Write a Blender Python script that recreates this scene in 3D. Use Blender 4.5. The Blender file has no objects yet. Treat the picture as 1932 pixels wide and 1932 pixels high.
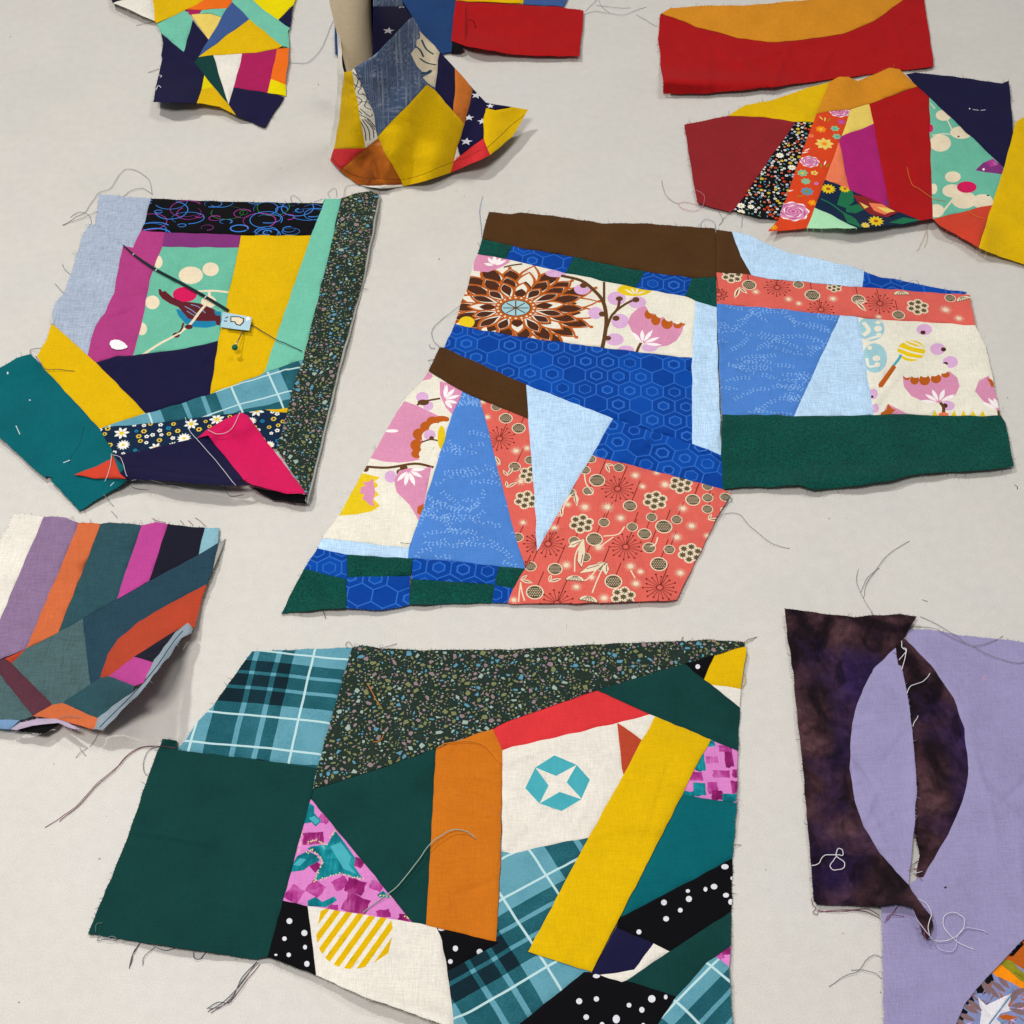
import bpy, math, random
import numpy as np
from mathutils import Vector, noise
from mathutils.geometry import delaunay_2d_cdt

random.seed(11)
sc = bpy.context.scene
col = sc.collection
R = math.radians

# ------------------------------------------------------------------ camera, world, lamps, exposure
FL, CC, PITCH, HC = 2900.0, 966.0, R(51), 0.745
cam = bpy.data.cameras.new('camera')
cam.sensor_width = 36.0
cam.lens = 36.0 * FL / (2 * CC)
cam.clip_start, cam.clip_end = 0.05, 50
camo = bpy.data.objects.new('camera', cam)
col.objects.link(camo)
camo.location = (0, 0, HC)
camo.rotation_euler = (math.pi / 2 - PITCH, 0, 0)
sc.camera = camo

w = bpy.data.worlds.new('World')
sc.world = w
w.use_nodes = True
w.node_tree.nodes['Background'].inputs[0].default_value = (0.93, 0.96, 1.0, 1)
w.node_tree.nodes['Background'].inputs[1].default_value = 0.17


def area(name, loc, target, size, power, colr):
    l = bpy.data.lights.new(name, 'AREA')
    l.shape = 'RECTANGLE'
    l.size, l.size_y = size
    l.energy = power
    l.color = colr
    o = bpy.data.objects.new(name, l)
    o.location = loc
    o.rotation_euler = (Vector(target) - Vector(loc)).to_track_quat('-Z', 'Y').to_euler()
    col.objects.link(o)
    return o


area('ceiling_lamp', (-0.75, 1.28, 1.62), (0, 0.6, 0), (0.11, 0.11), 15, (1.0, 0.98, 0.94))
area('ceiling_lamp', (0.55, 1.45, 1.80), (0, 0.6, 0), (0.40, 0.40), 8.2, (0.985, 0.985, 0.95))
area('ceiling_lamp', (-0.30, 0.04, 1.42), (-0.12, 0.36, 0), (0.30, 0.30), 14.2, (1.0, 0.965, 0.94))

sc.view_settings.view_transform = 'Standard'
sc.view_settings.look = 'None'
sc.view_settings.gamma = 1
sc.view_settings.exposure = 0.0
sc.view_settings.use_curve_mapping = False
sc.cycles.max_bounces = 6

# ------------------------------------------------------------------ picture grid <-> table plane
SP, CP = math.sin(PITCH), math.cos(PITCH)


def toU(p):
    """points of the tracing grid (1932 wide) -> metres on the table top"""
    p = np.asarray(p, float).reshape(-1, 2)
    dx = (p[:, 0] - CC) / FL
    dy = -(p[:, 1] - CC) / FL
    s = HC / (SP - dy * CP)
    return np.stack([s * dx, s * (CP + dy * SP)], 1)


def lift(U, h):
    """raise table points by h metres"""
    k = (h / HC)[:, None]
    P = np.zeros((len(U), 3))
    P[:, :2] = U * (1 - k)
    P[:, 2] = h
    return P


def parse(s):
    return [tuple(float(v) for v in q.split(',')) for q in s.split()]


def T(c, r, s):
    """points read off tile (c, r) of a four by four enlargement"""
    return [(483 * c + x / 4, 483 * r + y / 4) for x, y in parse(s)]


def sinnoise(seed, n, wl):
    rg = random.Random(seed)
    k = []
    for i in range(n):
        a = rg.uniform(0, 2 * math.pi)
        l = wl * rg.uniform(0.6, 1.7)
        k.append((math.cos(a) * 2 * math.pi / l, math.sin(a) * 2 * math.pi / l, rg.uniform(0, 6.28)))
    k = np.array(k)

    def f(U):
        return np.sin(U[:, :1] * k[None, :, 0] + U[:, 1:2] * k[None, :, 1] + k[None, :, 2]).sum(1) / math.sqrt(n / 2) / 1.5
    return f


wobx, woby = sinnoise(3, 7, 34.0), sinnoise(4, 7, 34.0)


def dense(pts, step=8.0, wob=0.7, closed=True):
    out = []
    n = len(pts)
    for i in range(n if closed else n - 1):
        a, b = pts[i], pts[(i + 1) % n]
        L = math.hypot(b[0] - a[0], b[1] - a[1])
        m = max(1, int(round(L / step)))
        for j in range(m):
            t = j / m
            out.append((a[0] + (b[0] - a[0]) * t, a[1] + (b[1] - a[1]) * t))
    if not closed:
        out.append(pts[-1])
    o = np.array(out, float)
    o[:, 0] += wob * wobx(o)
    o[:, 1] += wob * woby(o)
    return o


def seg_dist(P, A, B):
    d = B - A
    l2 = np.maximum((d ** 2).sum(1), 1e-16)
    t = np.clip(((P[:, None, :] - A[None]) * d[None]).sum(2) / l2[None], 0, 1)
    q = A[None] + t[..., None] * d[None]
    return np.sqrt(((P[:, None, :] - q) ** 2).sum(2)).min(1)


def inside(P, poly):
    x, y = P[:, 0], P[:, 1]
    c = np.zeros(len(P), bool)
    n = len(poly)
    for i in range(n):
        x1, y1 = poly[i]
        x2, y2 = poly[(i + 1) % n]
        if y1 == y2:
            continue
        m = (y1 > y) != (y2 > y)
        c ^= m & (x < (x2 - x1) * (y - y1) / (y2 - y1) + x1)
    return c


def area2(p):
    x, y = p[:, 0], p[:, 1]
    return (x * np.roll(y, -1) - np.roll(x, -1) * y).sum()


# ------------------------------------------------------------------ materials
def lin(hexs):
    v = [int(hexs[i:i + 2], 16) / 255 for i in (1, 3, 5)]
    return tuple(c / 12.92 if c <= 0.04045 else ((c + 0.055) / 1.055) ** 2.4 for c in v) + (1,)


class NT:
    def __init__(s, name):
        s.m = bpy.data.materials.new(name)
        s.m.use_nodes = True
        s.t = s.m.node_tree
        s.b = s.t.nodes['Principled BSDF']
        s.tc = s.t.nodes.new('ShaderNodeTexCoord')

    def n(s, typ, ins={}, **kw):
        o = s.t.nodes.new(typ)
        for k, v in kw.items():
            setattr(o, k, v)
        for k, v in ins.items():
            if isinstance(v, bpy.types.NodeSocket):
                s.t.links.new(v, o.inputs[k])
            else:
                o.inputs[k].default_value = v
        return o

    def noise(s, scale, detail=2, vec=None, dist=0.0):
        return s.n('ShaderNodeTexNoise', {'Vector': vec or s.tc.outputs['Object'], 'Scale': scale, 'Detail': detail, 'Distortion': dist}).outputs['Fac']

    def rng(s, v, a, b, lo, hi):
        return s.n('ShaderNodeMapRange', {'Value': v, 'From Min': a, 'From Max': b, 'To Min': lo, 'To Max': hi}).outputs[0]

    def math(s, op, a, b=0.0):
        return s.n('ShaderNodeMath', {0: a, 1: b}, operation=op).outputs[0]

    def mapping(s, rot=0.0, scale=(1, 1, 1), loc=(0, 0, 0)):
        return s.n('ShaderNodeMapping', {'Vector': s.tc.outputs['Object'], 'Rotation': (0, 0, rot), 'Scale': scale, 'Location': loc}).outputs[0]

    def ramp(s, fac, stops, mode='LINEAR'):
        r = s.n('ShaderNodeValToRGB', {'Fac': fac})
        cr = r.color_ramp
        cr.interpolation = mode
        while len(cr.elements) < len(stops):
            cr.elements.new(0.5)
        for e, (p, c) in zip(cr.elements, stops):
            e.position = p
            e.color = c if not isinstance(c, str) else lin(c)
        return r.outputs[0]

    def mixc(s, fac, a, b, blend='MIX'):
        m = s.n('ShaderNodeMix', data_type='RGBA', blend_type=blend)
        for i, v in ((0, fac), (6, a), (7, b)):
            if isinstance(v, bpy.types.NodeSocket):
                s.t.links.new(v, m.inputs[i])
            else:
                m.inputs[i].default_value = v
        return m.outputs[2]

    def grey(s, v):
        return s.n('ShaderNodeCombineColor', {0: v, 1: v, 2: v}).outputs[0]

    def finish(s, colr, rough=0.95, sheen=0.03, bump=None, bd=0.0002, bs=0.5):
        s.t.links.new(colr, s.b.inputs['Base Color'])
        s.b.inputs['Roughness'].default_value = rough
        s.b.inputs['Specular IOR Level'].default_value = 0.04
        s.b.inputs['Sheen Weight'].default_value = sheen
        s.b.inputs['Sheen Roughness'].default_value = 0.6
        if bump is not None:
            bn = s.n('ShaderNodeBump', {'Height': bump, 'Strength': bs, 'Distance': bd})
            s.t.links.new(bn.outputs[0], s.b.inputs['Normal'])
        return s.m


COL = dict(
    mustard=('#D4AB06', 'mustard yellow'), navy=('#1A1838', 'dark navy'), pine=('#113A37', 'dark green'), teal=('#075C64', 'teal'),
    amber=('#C16C1A', 'amber orange'), red=('#A21417', 'red'), poppy=('#CF3438', 'bright red'), maroon=('#862226', 'maroon'),
    magenta=('#A63A79', 'magenta'), cerise=('#C81A56', 'cerise pink'), mint=('#6CB79F', 'mint green'), aqua=('#66B198', 'aqua'),
    greyblue=('#9FABBD', 'pale grey blue'), sky=('#B3D0EA', 'pale sky blue'), brown=('#4A3018', 'dark brown'), forest=('#08453C', 'forest green'),
    cream=('#E0DBCB', 'cream'), white=('#DCD7CC', 'off white'), coral=('#D25F54', 'coral'), corn=('#4A7DC6', 'cornflower blue'),
    lavender=('#928BB1', 'lavender'), mauve=('#846C8C', 'dusty mauve'), orange=('#C4653C', 'soft orange'), slate=('#2C4C54', 'slate teal'),
    slatedark=('#25404F', 'dark slate blue'), greygreen=('#486062', 'grey green'), pinkmag=('#B2428B', 'pink magenta'), ink=('#1B1B28', 'near black'),
    paleteal=('#82AEBC', 'pale teal'), rust=('#AC412A', 'rust red'), plum=('#56303C', 'dark plum'), tangerine=('#C98320', 'golden orange'),
    lemon=('#DCC900', 'lemon yellow'), butter=('#DFC460', 'pale butter yellow'), wine=('#A01D52', 'wine pink'), denimblue=('#3A5488', 'denim blue'),
    midblue=('#1F3C68', 'dark blue'), vivid=('#E0681A', 'vivid orange'), purple=('#7A3172', 'purple'), brick=('#C6402C', 'brick red'),
    salmon=('#E57952', 'salmon'), pistachio=('#A6DAAF', 'pale green'), black=('#0C0B0E', 'black'), berry=('#A3206B', 'berry pink'),
    copper=('#BD6A2A', 'copper brown'), ochrebrown=('#A9571A', 'mottled brown'), blueunder=('#8996A0', 'grey blue underside'), grey=('#9C9C94', 'grey underside'),
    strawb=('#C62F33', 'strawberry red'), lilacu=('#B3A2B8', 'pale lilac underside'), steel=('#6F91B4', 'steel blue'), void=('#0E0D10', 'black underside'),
    # print and thread colours
    cap=('#0', ''),)
EXTRA = dict(hexbase='#0A46A0', hexdark='#083D92', hexline='#2B64B8', leaf='#86ADE0', chip1='#8A7678', chip2='#777A52', chip3='#94A79C', chip4='#588CA2',
             chip5='#26332E', terra='#212F28', pcream='#DECFB2', pcoral='#742A22', taupe='#5E4E38', rose='#D08AAA', rosed='#B84A8C', lilac='#D2A6CC', pwhite='#EFE6E6',
             pyel='#DDBE1C', prust='#B2581A', pbrown='#4A2A1C', stem='#5C3C1F', psky='#98C2CA', pteal='#12808C', pmag='#A23888', pmag2='#8A1A62', ppink='#CE7CBC',
             daisy='#E6E4DA', daisyy='#D8B93A', green1='#1E6B46', green2='#7FB58A', ringb='#3C82D8', ringg='#2E6B34', ringp='#98358E', pred='#D0421E', pblack='#0E0D11', pnavy='#142640',
             birdm='#5A2026', birdb='#1C7AA0', pgold='#CFC088', dotw='#D5D5DC', octo='#45A3B0', ring='#5B6FA0', olive='#8A8420', porange='#F08C10', pleafb='#7C6468', pbase='#7F87B4',
             tgrey='#86858A', twhite='#D9D6DC', tplum='#7A4452', tgreen='#5F7A72', torange='#D9862A', tpink='#D58A98', tdark='#3A3F43', tlilac='#C3BBDD', stitch='#C9D2D6', seam='#3A2A10',
             beige='#E3D0AE', pinh='#1E6A52', steelm='#8A8F98', ribbon='#1D2B2C', tag='#A5C6D2', cedge='#B7A88A', tteal='#0C3F49')
del COL['cap']
HEX = {k: v[0] for k, v in COL.items()}
HEX.update(EXTRA)
_mats = {}


def fabric(key, linen=0.0, mottle=0.04, grain=0.07, name=None):
    n = NT(name or 'cloth_' + key)
    base = lin(HEX[key])
    g = n.rng(n.noise(1500, 2), 0.3, 0.7, 1 - grain, 1 + grain)
    big = n.rng(n.noise(38, 3), 0.3, 0.7, 1 - mottle, 1 + mottle)
    th1 = n.noise(1.0, 2, n.mapping(0.12, (150, 2300, 100)))
    th2 = n.noise(1.0, 2, n.mapping(0.12, (2300, 150, 100)))
    th = n.math('ADD', th1, th2)
    a = 0.09 + linen
    wv = n.rng(th, 0.7, 1.3, 1 - a, 1 + a)
    f = n.math('MULTIPLY', n.math('MULTIPLY', g, big), wv)
    c = n.mixc(1.0, base, n.grey(f), 'MULTIPLY')
    hgt = n.math('ADD', n.math('MULTIPLY', th, 0.6), n.math('MULTIPLY', n.noise(60, 2), 1.5))
    return n.finish(c, bump=hgt, bd=0.0003, bs=0.3)


def mat(key):
    if key not in _mats:
        if key in SPECIAL:
            _mats[key] = SPECIAL[key]()
        else:
            ln = {'sky': 0.13, 'greyblue': 0.16, 'slate': .1, 'greygreen': .14, 'mauve': .08, 'slatedark': .08, 'white': .02, 'cream': .02}.get(key, 0.0)
            _mats[key] = fabric(key, ln, {'pine': .10, 'teal': .07, 'brown': .08, 'lavender': .05}.get(key, .045))
    return _mats[key]


def m_batik():
    n = NT('batik_cloth')
    v = n.mapping(0.3, (1, 0.8, 1))
    a = n.noise(30, 7, v, 1.0)
    b = n.noise(17, 3, n.mapping(1.2, (1, 1, 1), (3, 1, 0)), 0.4)
    c1 = n.ramp(a, [(0.30, '#0C080B'), (0.43, '#20141A'), (0.56, '#412A30'), (0.72, '#593E42')])
    c = n.mixc(n.rng(b, 0.50, 0.68, 0, 0.85), c1, lin('#281A44'))
    d = n.noise(62, 7, v, 1.3)
    c = n.mixc(n.rng(d, 0.54, 0.66, 0, 0.7), c, lin('#120B12'))
    fine = n.rng(n.noise(170, 6, v, .8), .3, .7, .62, 1.35)
    th = n.math('ADD', n.noise(1, 2, n.mapping(.1, (150, 2300, 100))), n.noise(1, 2, n.mapping(.1, (2300, 150, 100))))
    c = n.mixc(1.0, c, n.grey(n.math('MULTIPLY', fine, n.rng(th, .7, 1.3, .85, 1.15))), 'MULTIPLY')
    return n.finish(c, bump=th, bd=0.0002, bs=.3)


def m_denim(name='denim_cloth', a='#465876', b='#C6CDD3'):
    n = NT(name)
    t1 = n.noise(1, 4, n.n('ShaderNodeMapping', {'Vector': n.tc.outputs['Object'], 'Rotation': (0, .35, 0), 'Scale': (1000, 12, 22)}).outputs[0])
    t2 = n.noise(1, 4, n.n('ShaderNodeMapping', {'Vector': n.tc.outputs['Object'], 'Rotation': (0, .35, 0), 'Scale': (22, 500, 700)}).outputs[0])
    f = n.math('MAXIMUM', n.rng(t1, 0.5, 0.75, 0, .8), n.rng(t2, 0.5, 0.75, 0, .8))
    f = n.math('MULTIPLY', f, n.rng(n.noise(60, 3), 0.3, 0.7, 0.15, .9))
    c = n.mixc(f, lin(a), lin(b))
    return n.finish(c, bump=t1, bd=.0002, bs=.3)


def m_mottled():
    n = NT('mottled_brown_cloth')
    c = n.ramp(n.noise(55, 4, None, .8), [(0.3, '#6E3410'), (0.5, '#A2551A'), (0.62, '#B0621E'), (0.8, '#C9A27A')])
    return n.finish(c, bump=n.noise(1500, 2))


def m_felt(key='forest'):
    n = NT('brushed_cloth')
    f = n.rng(n.noise(900, 4, None, 1.0), 0.3, 0.7, 0.45, 1.6)
    c = n.mixc(1.0, lin(HEX[key]), n.grey(f), 'MULTIPLY')
    c = n.mixc(n.rng(n.noise(50, 3), 0.4, 0.75, 0, .35), c, lin('#072F2B'))
    return n.finish(c, sheen=.06, bump=n.noise(700, 4), bd=.0006, bs=.6)


def plaid(name, ang, anchor, px=.69, py=.69):
    """woven look check: bands along both directions of the cloth"""
    n = NT(name)
    ca, sa = math.cos(ang), math.sin(ang)
    v = n.mapping(ang, (1, 1, 1), (-(anchor[0] * ca - anchor[1] * sa), -(anchor[0] * sa + anchor[1] * ca), 0))
    wob = n.noise(30, 2)
    s = n.n('ShaderNodeSeparateXYZ', {0: v})
    val = {'L': (.66,) * 3 + (1,), 'D': (.08,) * 3 + (1,), 'E': (.17,) * 3 + (1,), 'W': (1, 1, 1, 1)}

    def bands(co, per, ph, lst):
        q = n.math('ADD', n.math('MULTIPLY', co, 1 / per), n.math('ADD', ph, n.rng(wob, 0, 1, -.012, .012)))
        r = n.ramp(n.math('FRACT', q), [(p, val[k]) for p, k in lst], 'CONSTANT')
        return n.n('ShaderNodeRGBToBW', {0: r}).outputs[0]
    gx = bands(s.outputs[0], .083, px - .0075, [(0, 'W'), (.015, 'L'), (.10, 'D'), (.28, 'L'), (.315, 'E'), (.43, 'L'), (.465, 'D'), (.556, 'L'), (.683, 'W'), (.698, 'L')])
    gy = bands(s.outputs[1], .063, py - .0095, [(0, 'W'), (.019, 'L'), (.13, 'D'), (.27, 'L'), (.305, 'D'), (.43, 'L'), (.465, 'D'), (.58, 'L'), (.681, 'W'), (.70, 'L')])
    av = n.math('MULTIPLY', n.math('ADD', n.math('MINIMUM', gx, .66), n.math('MINIMUM', gy, .66)), .5)
    av = n.math('ADD', av, n.rng(n.noise(1300, 3), 0.3, 0.7, -.045, .045))
    av = n.math('ADD', av, n.rng(n.noise(70, 3), 0.3, 0.7, -.035, .035))
    c = n.ramp(av, [(.08, '#10222B'), (.22, '#143640'), (.38, '#1F5863'), (.56, '#3F7F8F'), (.68, '#6199A9')])
    wl = n.math('GREATER_THAN', n.math('MAXIMUM', gx, gy), .9)
    c = n.mixc(n.math('MULTIPLY', wl, .88), c, lin('#BCD8DA'))
    return n.finish(c, bump=n.noise(1500, 2))


def m_table():
    n = NT('speckled_laminate')
    c = n.ramp(n.noise(9, 4), [(.3, '#C6C3BC'), (.5, '#CAC6BF'), (.7, '#C8C5C0')])
    f = n.rng(n.noise(1500, 3), .3, .7, .885, 1.10)
    f2 = n.rng(n.noise(150, 4), .3, .7, .97, 1.03)
    f3 = n.rng(n.noise(22, 4), .3, .7, .985, 1.015)
    c = n.mixc(1.0, c, n.grey(n.math('MULTIPLY', n.math('MULTIPLY', f, f3), f2)), 'MULTIPLY')
    sp = n.n('ShaderNodeTexVoronoi', {'Vector': n.tc.outputs['Object'], 'Scale': 120}, feature='F1')
    spm = n.math('LESS_THAN', sp.outputs['Distance'], .055)
    rnd = n.n('ShaderNodeSeparateColor', {0: sp.outputs['Color']}).outputs[0]
    spm = n.math('MULTIPLY', spm, n.math('GREATER_THAN', rnd, .93))
    c = n.mixc(n.math('MULTIPLY', spm, .5), c, lin('#55504A'))
    m = n.finish(c, rough=.48, sheen=0, bump=n.noise(1100, 3), bd=.0002, bs=.3)
    n.b.inputs['Specular IOR Level'].default_value = .32
    return m


def simple(key, rough=.9, metal=0.0):
    n = NT('plain_' + key)
    c = n.mixc(1.0, lin(HEX[key]), n.grey(n.rng(n.noise(1800, 2), .3, .7, .9, 1.1)), 'MULTIPLY')
    m = n.finish(c, rough=rough, sheen=0)
    n.b.inputs['Metallic'].default_value = metal
    return m


def m_muslin():
    n = NT('muslin')
    t1 = n.noise(1, 3, n.mapping(0, (200, 200, 1800)))
    c = n.mixc(1.0, lin(HEX['beige']), n.grey(n.rng(t1, .3, .7, .93, 1.07)), 'MULTIPLY')
    return n.finish(c, bump=t1, bd=.0003)


def m_brush(name, stops):
    n = NT(name)
    a = n.noise(90, 3, None, .6)
    b = n.noise(1, 3, n.mapping(.6, (900, 90, 90)))
    c = n.ramp(n.math('ADD', n.math('MULTIPLY', a, .75), n.math('MULTIPLY', b, .25)), stops)
    return n.finish(c, bump=n.noise(1500, 2))


SPECIAL = dict(pteal=lambda: m_brush('teal_brush_print', [(.32, '#0A4F58'), (.47, '#0F7480'), (.58, '#1E8E98'), (.68, '#7FBFC6')]),
               pmag=lambda: m_brush('magenta_brush_print', [(.35, '#8E2470'), (.5, '#A93A88'), (.66, '#C46AAE')]),
               pmag2=lambda: m_brush('plum_brush_print', [(.35, '#6E1450'), (.5, '#8C2068'), (.66, '#B85A9C')]),
               octo=lambda: m_brush('aqua_print', [(.3, '#3F9DA9'), (.7, '#4BA9B4')]),
               batik=m_batik, denim=m_denim, mottled=m_mottled, felt=m_felt, muslin=m_muslin,
               pinh=lambda: simple('pinh', .15), steelm=lambda: simple('steelm', .3, 1.0))

# ------------------------------------------------------------------ scene graph helpers
THINGS = []


class Thing:
    def __init__(s, name, label, cat, at, base=2.5, bumps=(), rough=0.7, seed=1, hfun=None, group=None, z0=0.0, creases=16, span=170):
        s.u0 = toU([at])[0]
        o = bpy.data.objects.new(name, None)
        o.empty_display_size = 0.02
        o.location = (s.u0[0], s.u0[1], z0)
        o['label'] = label
        o['category'] = cat
        if group:
            o['group'] = group
        col.objects.link(o)
        s.o = o
        s.off = np.array([s.u0[0], s.u0[1], z0])
        s.base, s.bumps, s.rough = base, bumps, rough
        s.n1, s.n2 = sinnoise(seed, 6, 0.11), sinnoise(seed + 50, 9, 0.034)
        s.n3 = sinnoise(seed + 90, 9, 0.016)
        s.hfun = hfun
        rg = random.Random(seed * 13 + 1)
        s.cre = []
        if rough > .3:
            for _ in range(int(creases)):
                cx, cy = at[0] + rg.gauss(0, span), at[1] + rg.gauss(0, span * .7)
                s.cre.append((cx, cy, rg.uniform(0, math.pi), rg.uniform(35, 110), rg.uniform(3.0, 5.5), rg.choice([-1, 1, 1]) * rg.uniform(.8, 1.9)))
        s.pending = []
        s.polys = []     # (F polygon, material key, level)
        s.k = seed * 7
        THINGS.append(s)

    def H(s, F, U):
        if s.hfun is not None:
            h = s.hfun(F)
        else:
            h = s.base + 1.15 * s.rough * s.n1(U)
            for cx, cy, rx, ry, rot, amp in s.bumps:
                c, q = math.cos(R(rot)), math.sin(R(rot))
                x, y = F[:, 0] - cx, F[:, 1] - cy
                e = ((x * c + y * q) / rx) ** 2 + ((-x * q + y * c) / ry) ** 2
                h = h + amp * np.exp(-e)
            h = np.maximum(h, 1.15)
        for cx, cy, an, ln, wd, am in s.cre:
            c, q = math.cos(an), math.sin(an)
            x, y = F[:, 0] - cx, F[:, 1] - cy
            u_, v_ = x * c + y * q, -x * q + y * c + 5 * np.sin((x * c + y * q) / 40)
            h = h + am * np.exp(-np.abs(v_) / wd - (u_ / ln) ** 2)
        h = h + s.rough * (0.36 * s.n2(U) + 0.13 * s.n3(U))
        return np.maximum(h, 1.1) / 1000


def add_mesh(name, V, faces, mats, midx=None, parent=None, smooth=None):
    me = bpy.data.meshes.new(name)
    me.from_pydata([tuple(v) for v in V], [], faces)
    for m in mats:
        me.materials.append(m)
    if midx is not None:
        me.polygons.foreach_set('material_index', midx)
    me.polygons.foreach_set('use_smooth', [True] * len(faces) if smooth is None else smooth)
    me.update()
    o = bpy.data.objects.new(name, me)
    col.objects.link(o)
    if parent is not None:
        o.parent = parent
    return o


def toF(U):
    # inverse of toU
    x, y = U[:, 0], U[:, 1]
    # forward depth and up component of (x, y, -HC)
    d = y * CP + HC * SP
    u = y * SP - HC * CP
    return np.stack([CC + FL * x / d, CC - FL * u / d], 1)


def patch(th, key, pts, prints=(), **kw):
    if isinstance(pts, str):
        pts = parse(pts)
    th.pending.append((key, pts, prints, kw))


def flush(th):
    th.outl = [dense(p[1], 8.0, p[3].get('wob', .7)) for p in th.pending]
    for i, (key, pts, prints, kw) in enumerate(th.pending):
        build_patch(th, i, key, pts, prints, **kw)
    th.pending = []


def build_patch(th, idx, key, pts, prints=(), level=None, name='patch', label=None, drop=0.62, hadd=None, step=6.5, wob=0.7, m0=None, thick=0.4, fray=True):
    F = dense(pts, 8.0, wob)
    B = toU(F)
    if area2(B) < 0:
        B = B[::-1]
        F = F[::-1]
    th.k += 1
    if level is None:
        level = random.Random(th.k).uniform(0, 0.55)
    polys = [B]
    keys = [m0 or key]
    lo, hi = B.min(0) - 1e-4, B.max(0) + 1e-4
    for k, p in prints:
        p = np.asarray(p, float)
        if len(p) < 3 or (p.max(0) < lo).any() or (p.min(0) > hi).any():
            continue
        if area2(p) < 0:
            p = p[::-1]
        polys.append(p)
        keys.append(k)
    verts = [tuple(v) for p in polys for v in p]
    faces, i = [], 0
    for p in polys:
        faces.append(list(range(i, i + len(p))))
        i += len(p)
    # rings just inside the edge, then a loose grid
    nrm = np.roll(B, -1, 0) - np.roll(B, 1, 0)
    nrm = np.stack([-nrm[:, 1], nrm[:, 0]], 1)
    nrm /= np.maximum(np.linalg.norm(nrm, axis=1), 1e-12)[:, None]
    A2, B2 = B, np.roll(B, -1, 0)
    ex = []
    for d in (0.0008, 0.0018):
        q = B + nrm * d
        ok = inside(q, B)
        if ok.any():
            q = q[ok]
            q = q[seg_dist(q, A2, B2) > d * 0.85]
            ex.append(q)
    Fl, Fh = F.min(0), F.max(0)
    gx, gy = np.meshgrid(np.arange(Fl[0], Fh[0], step), np.arange(Fl[1], Fh[1], step * .8))
    gx = gx + (np.arange(gx.shape[0]) % 2)[:, None] * step / 2
    g = toU(np.stack([gx.ravel(), gy.ravel()], 1))
    rg = np.random.RandomState(th.k)
    g = g + rg.uniform(-.0004, .0004, g.shape)
    ok = inside(g, B)
    g = g[ok]
    if len(g):
        g = g[seg_dist(g, A2, B2) > 0.0030]
        ex.append(g)
    for e in ex:
        verts += [tuple(v) for v in e]
    S = 1000.0
    r = delaunay_2d_cdt([Vector((v[0] * S, v[1] * S)) for v in verts], [], faces, 1, 1e-4)
    V = np.array([(v[0] / S, v[1] / S) for v in r[0]])
    tris, ids = [], []
    for f, of in zip(r[2], r[5]):
        if 0 in of:
            tris.append(f)
            ids.append(max(of))
    if not tris:
        raise ValueError('empty patch %s %s' % (key, pts[:4]))
    used = sorted({v for f in tris for v in f})
    rem = {v: i for i, v in enumerate(used)}
    V = V[used]
    tris = [[rem[v] for v in f] for f in tris]
    dF = np.roll(F, -1, 0) - F
    nF = np.stack([dF[:, 1], -dF[:, 0]], 1) / np.maximum(np.linalg.norm(dF, axis=1), 1e-9)[:, None]
    nF *= 1 if area2(F) > 0 else -1
    probe = (F + np.roll(F, -1, 0)) / 2 + nF * 3.0
    seam = np.zeros(len(F), bool)
    for j, q in enumerate(th.outl):
        if j != idx:
            seam |= inside(probe, q)

    def edge_d(m):
        return seg_dist(V, A2[m], B2[m]) * 1000 if m.any() else np.full(len(V), 99.0)
    d, do = edge_d(seam), edge_d(~seam)
    FF = toF(V)
    h = th.H(FF, V) + (level - drop * np.exp(-(d / 0.95) ** 2) - .12 * np.exp(-(do / .8) ** 2)) / 1000
    if hadd is not None:
        h = h + hadd(FF) / 1000
    if th.hfun is None:
        h = h + 0.42e-3 * th.rough * th.n3(V) * np.exp(-d / 4.0) + 0.5e-3 * th.rough * th.n2(V) * np.exp(-do / 5.0)
    h = np.maximum(h, .0008)
    P = lift(V, h) - th.off
    h2 = h - thick / 1000
    P2 = lift(V, h2) - th.off
    n = len(V)
    slots, sl, midx = [], {}, []
    for i in ids:
        k = keys[i]
        if k not in sl:
            sl[k] = len(slots)
            slots.append(mat(k) if isinstance(k, str) else k)
        midx.append(sl[k])
    cnt = {}
    for f in tris:
        m = len(f)
        for j in range(m):
            a, b = f[j], f[(j + 1) % m]
            cnt[(a, b)] = cnt.get((a, b), 0) + 1
    bd = [(a, b) for (a, b) in cnt if (b, a) not in cnt]
    allf = [list(f) for f in tris] + [[n + v for v in reversed(f)] for f in tris]
    mm = midx + [sl.get(keys[0], 0)] * len(tris)
    base = 2 * n
    ext = []
    for a, b in bd:
        q = len(ext)
        ext += [P[a], P[b], P2[b], P2[a]]
        allf.append([base + q + 3, base + q + 2, base + q + 1, base + q])
        mm.append(sl.get(keys[0], 0))
    VV = np.concatenate([P, P2] + ([np.array(ext)] if ext else []))
    sm = [True] * (2 * len(tris)) + [False] * len(bd)
    o = add_mesh(name, VV, allf, slots, mm, th.o, sm)
    if label is None and key in COL:
        label = COL[key][1] + ' patch'
    if label:
        o['label'] = label
    th.polys.append((F, keys[0], level, fray, hadd))
    return o


def surf(F):
    """height of whatever lies on the table at a tracing point (metres)"""
    F = np.asarray(F, float).reshape(-1, 2)
    U = toU(F)
    h = np.full(len(F), 0.0)
    for t in THINGS:
        for poly, k, lv, fr, ha in t.polys:
            m = inside(F, poly)
            if m.any():
                hh = t.H(F[m], U[m]) + lv / 1000
                if ha is not None:
                    hh = hh + ha(F[m]) / 1000
                h[m] = np.maximum(h[m], hh)
    return h


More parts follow.
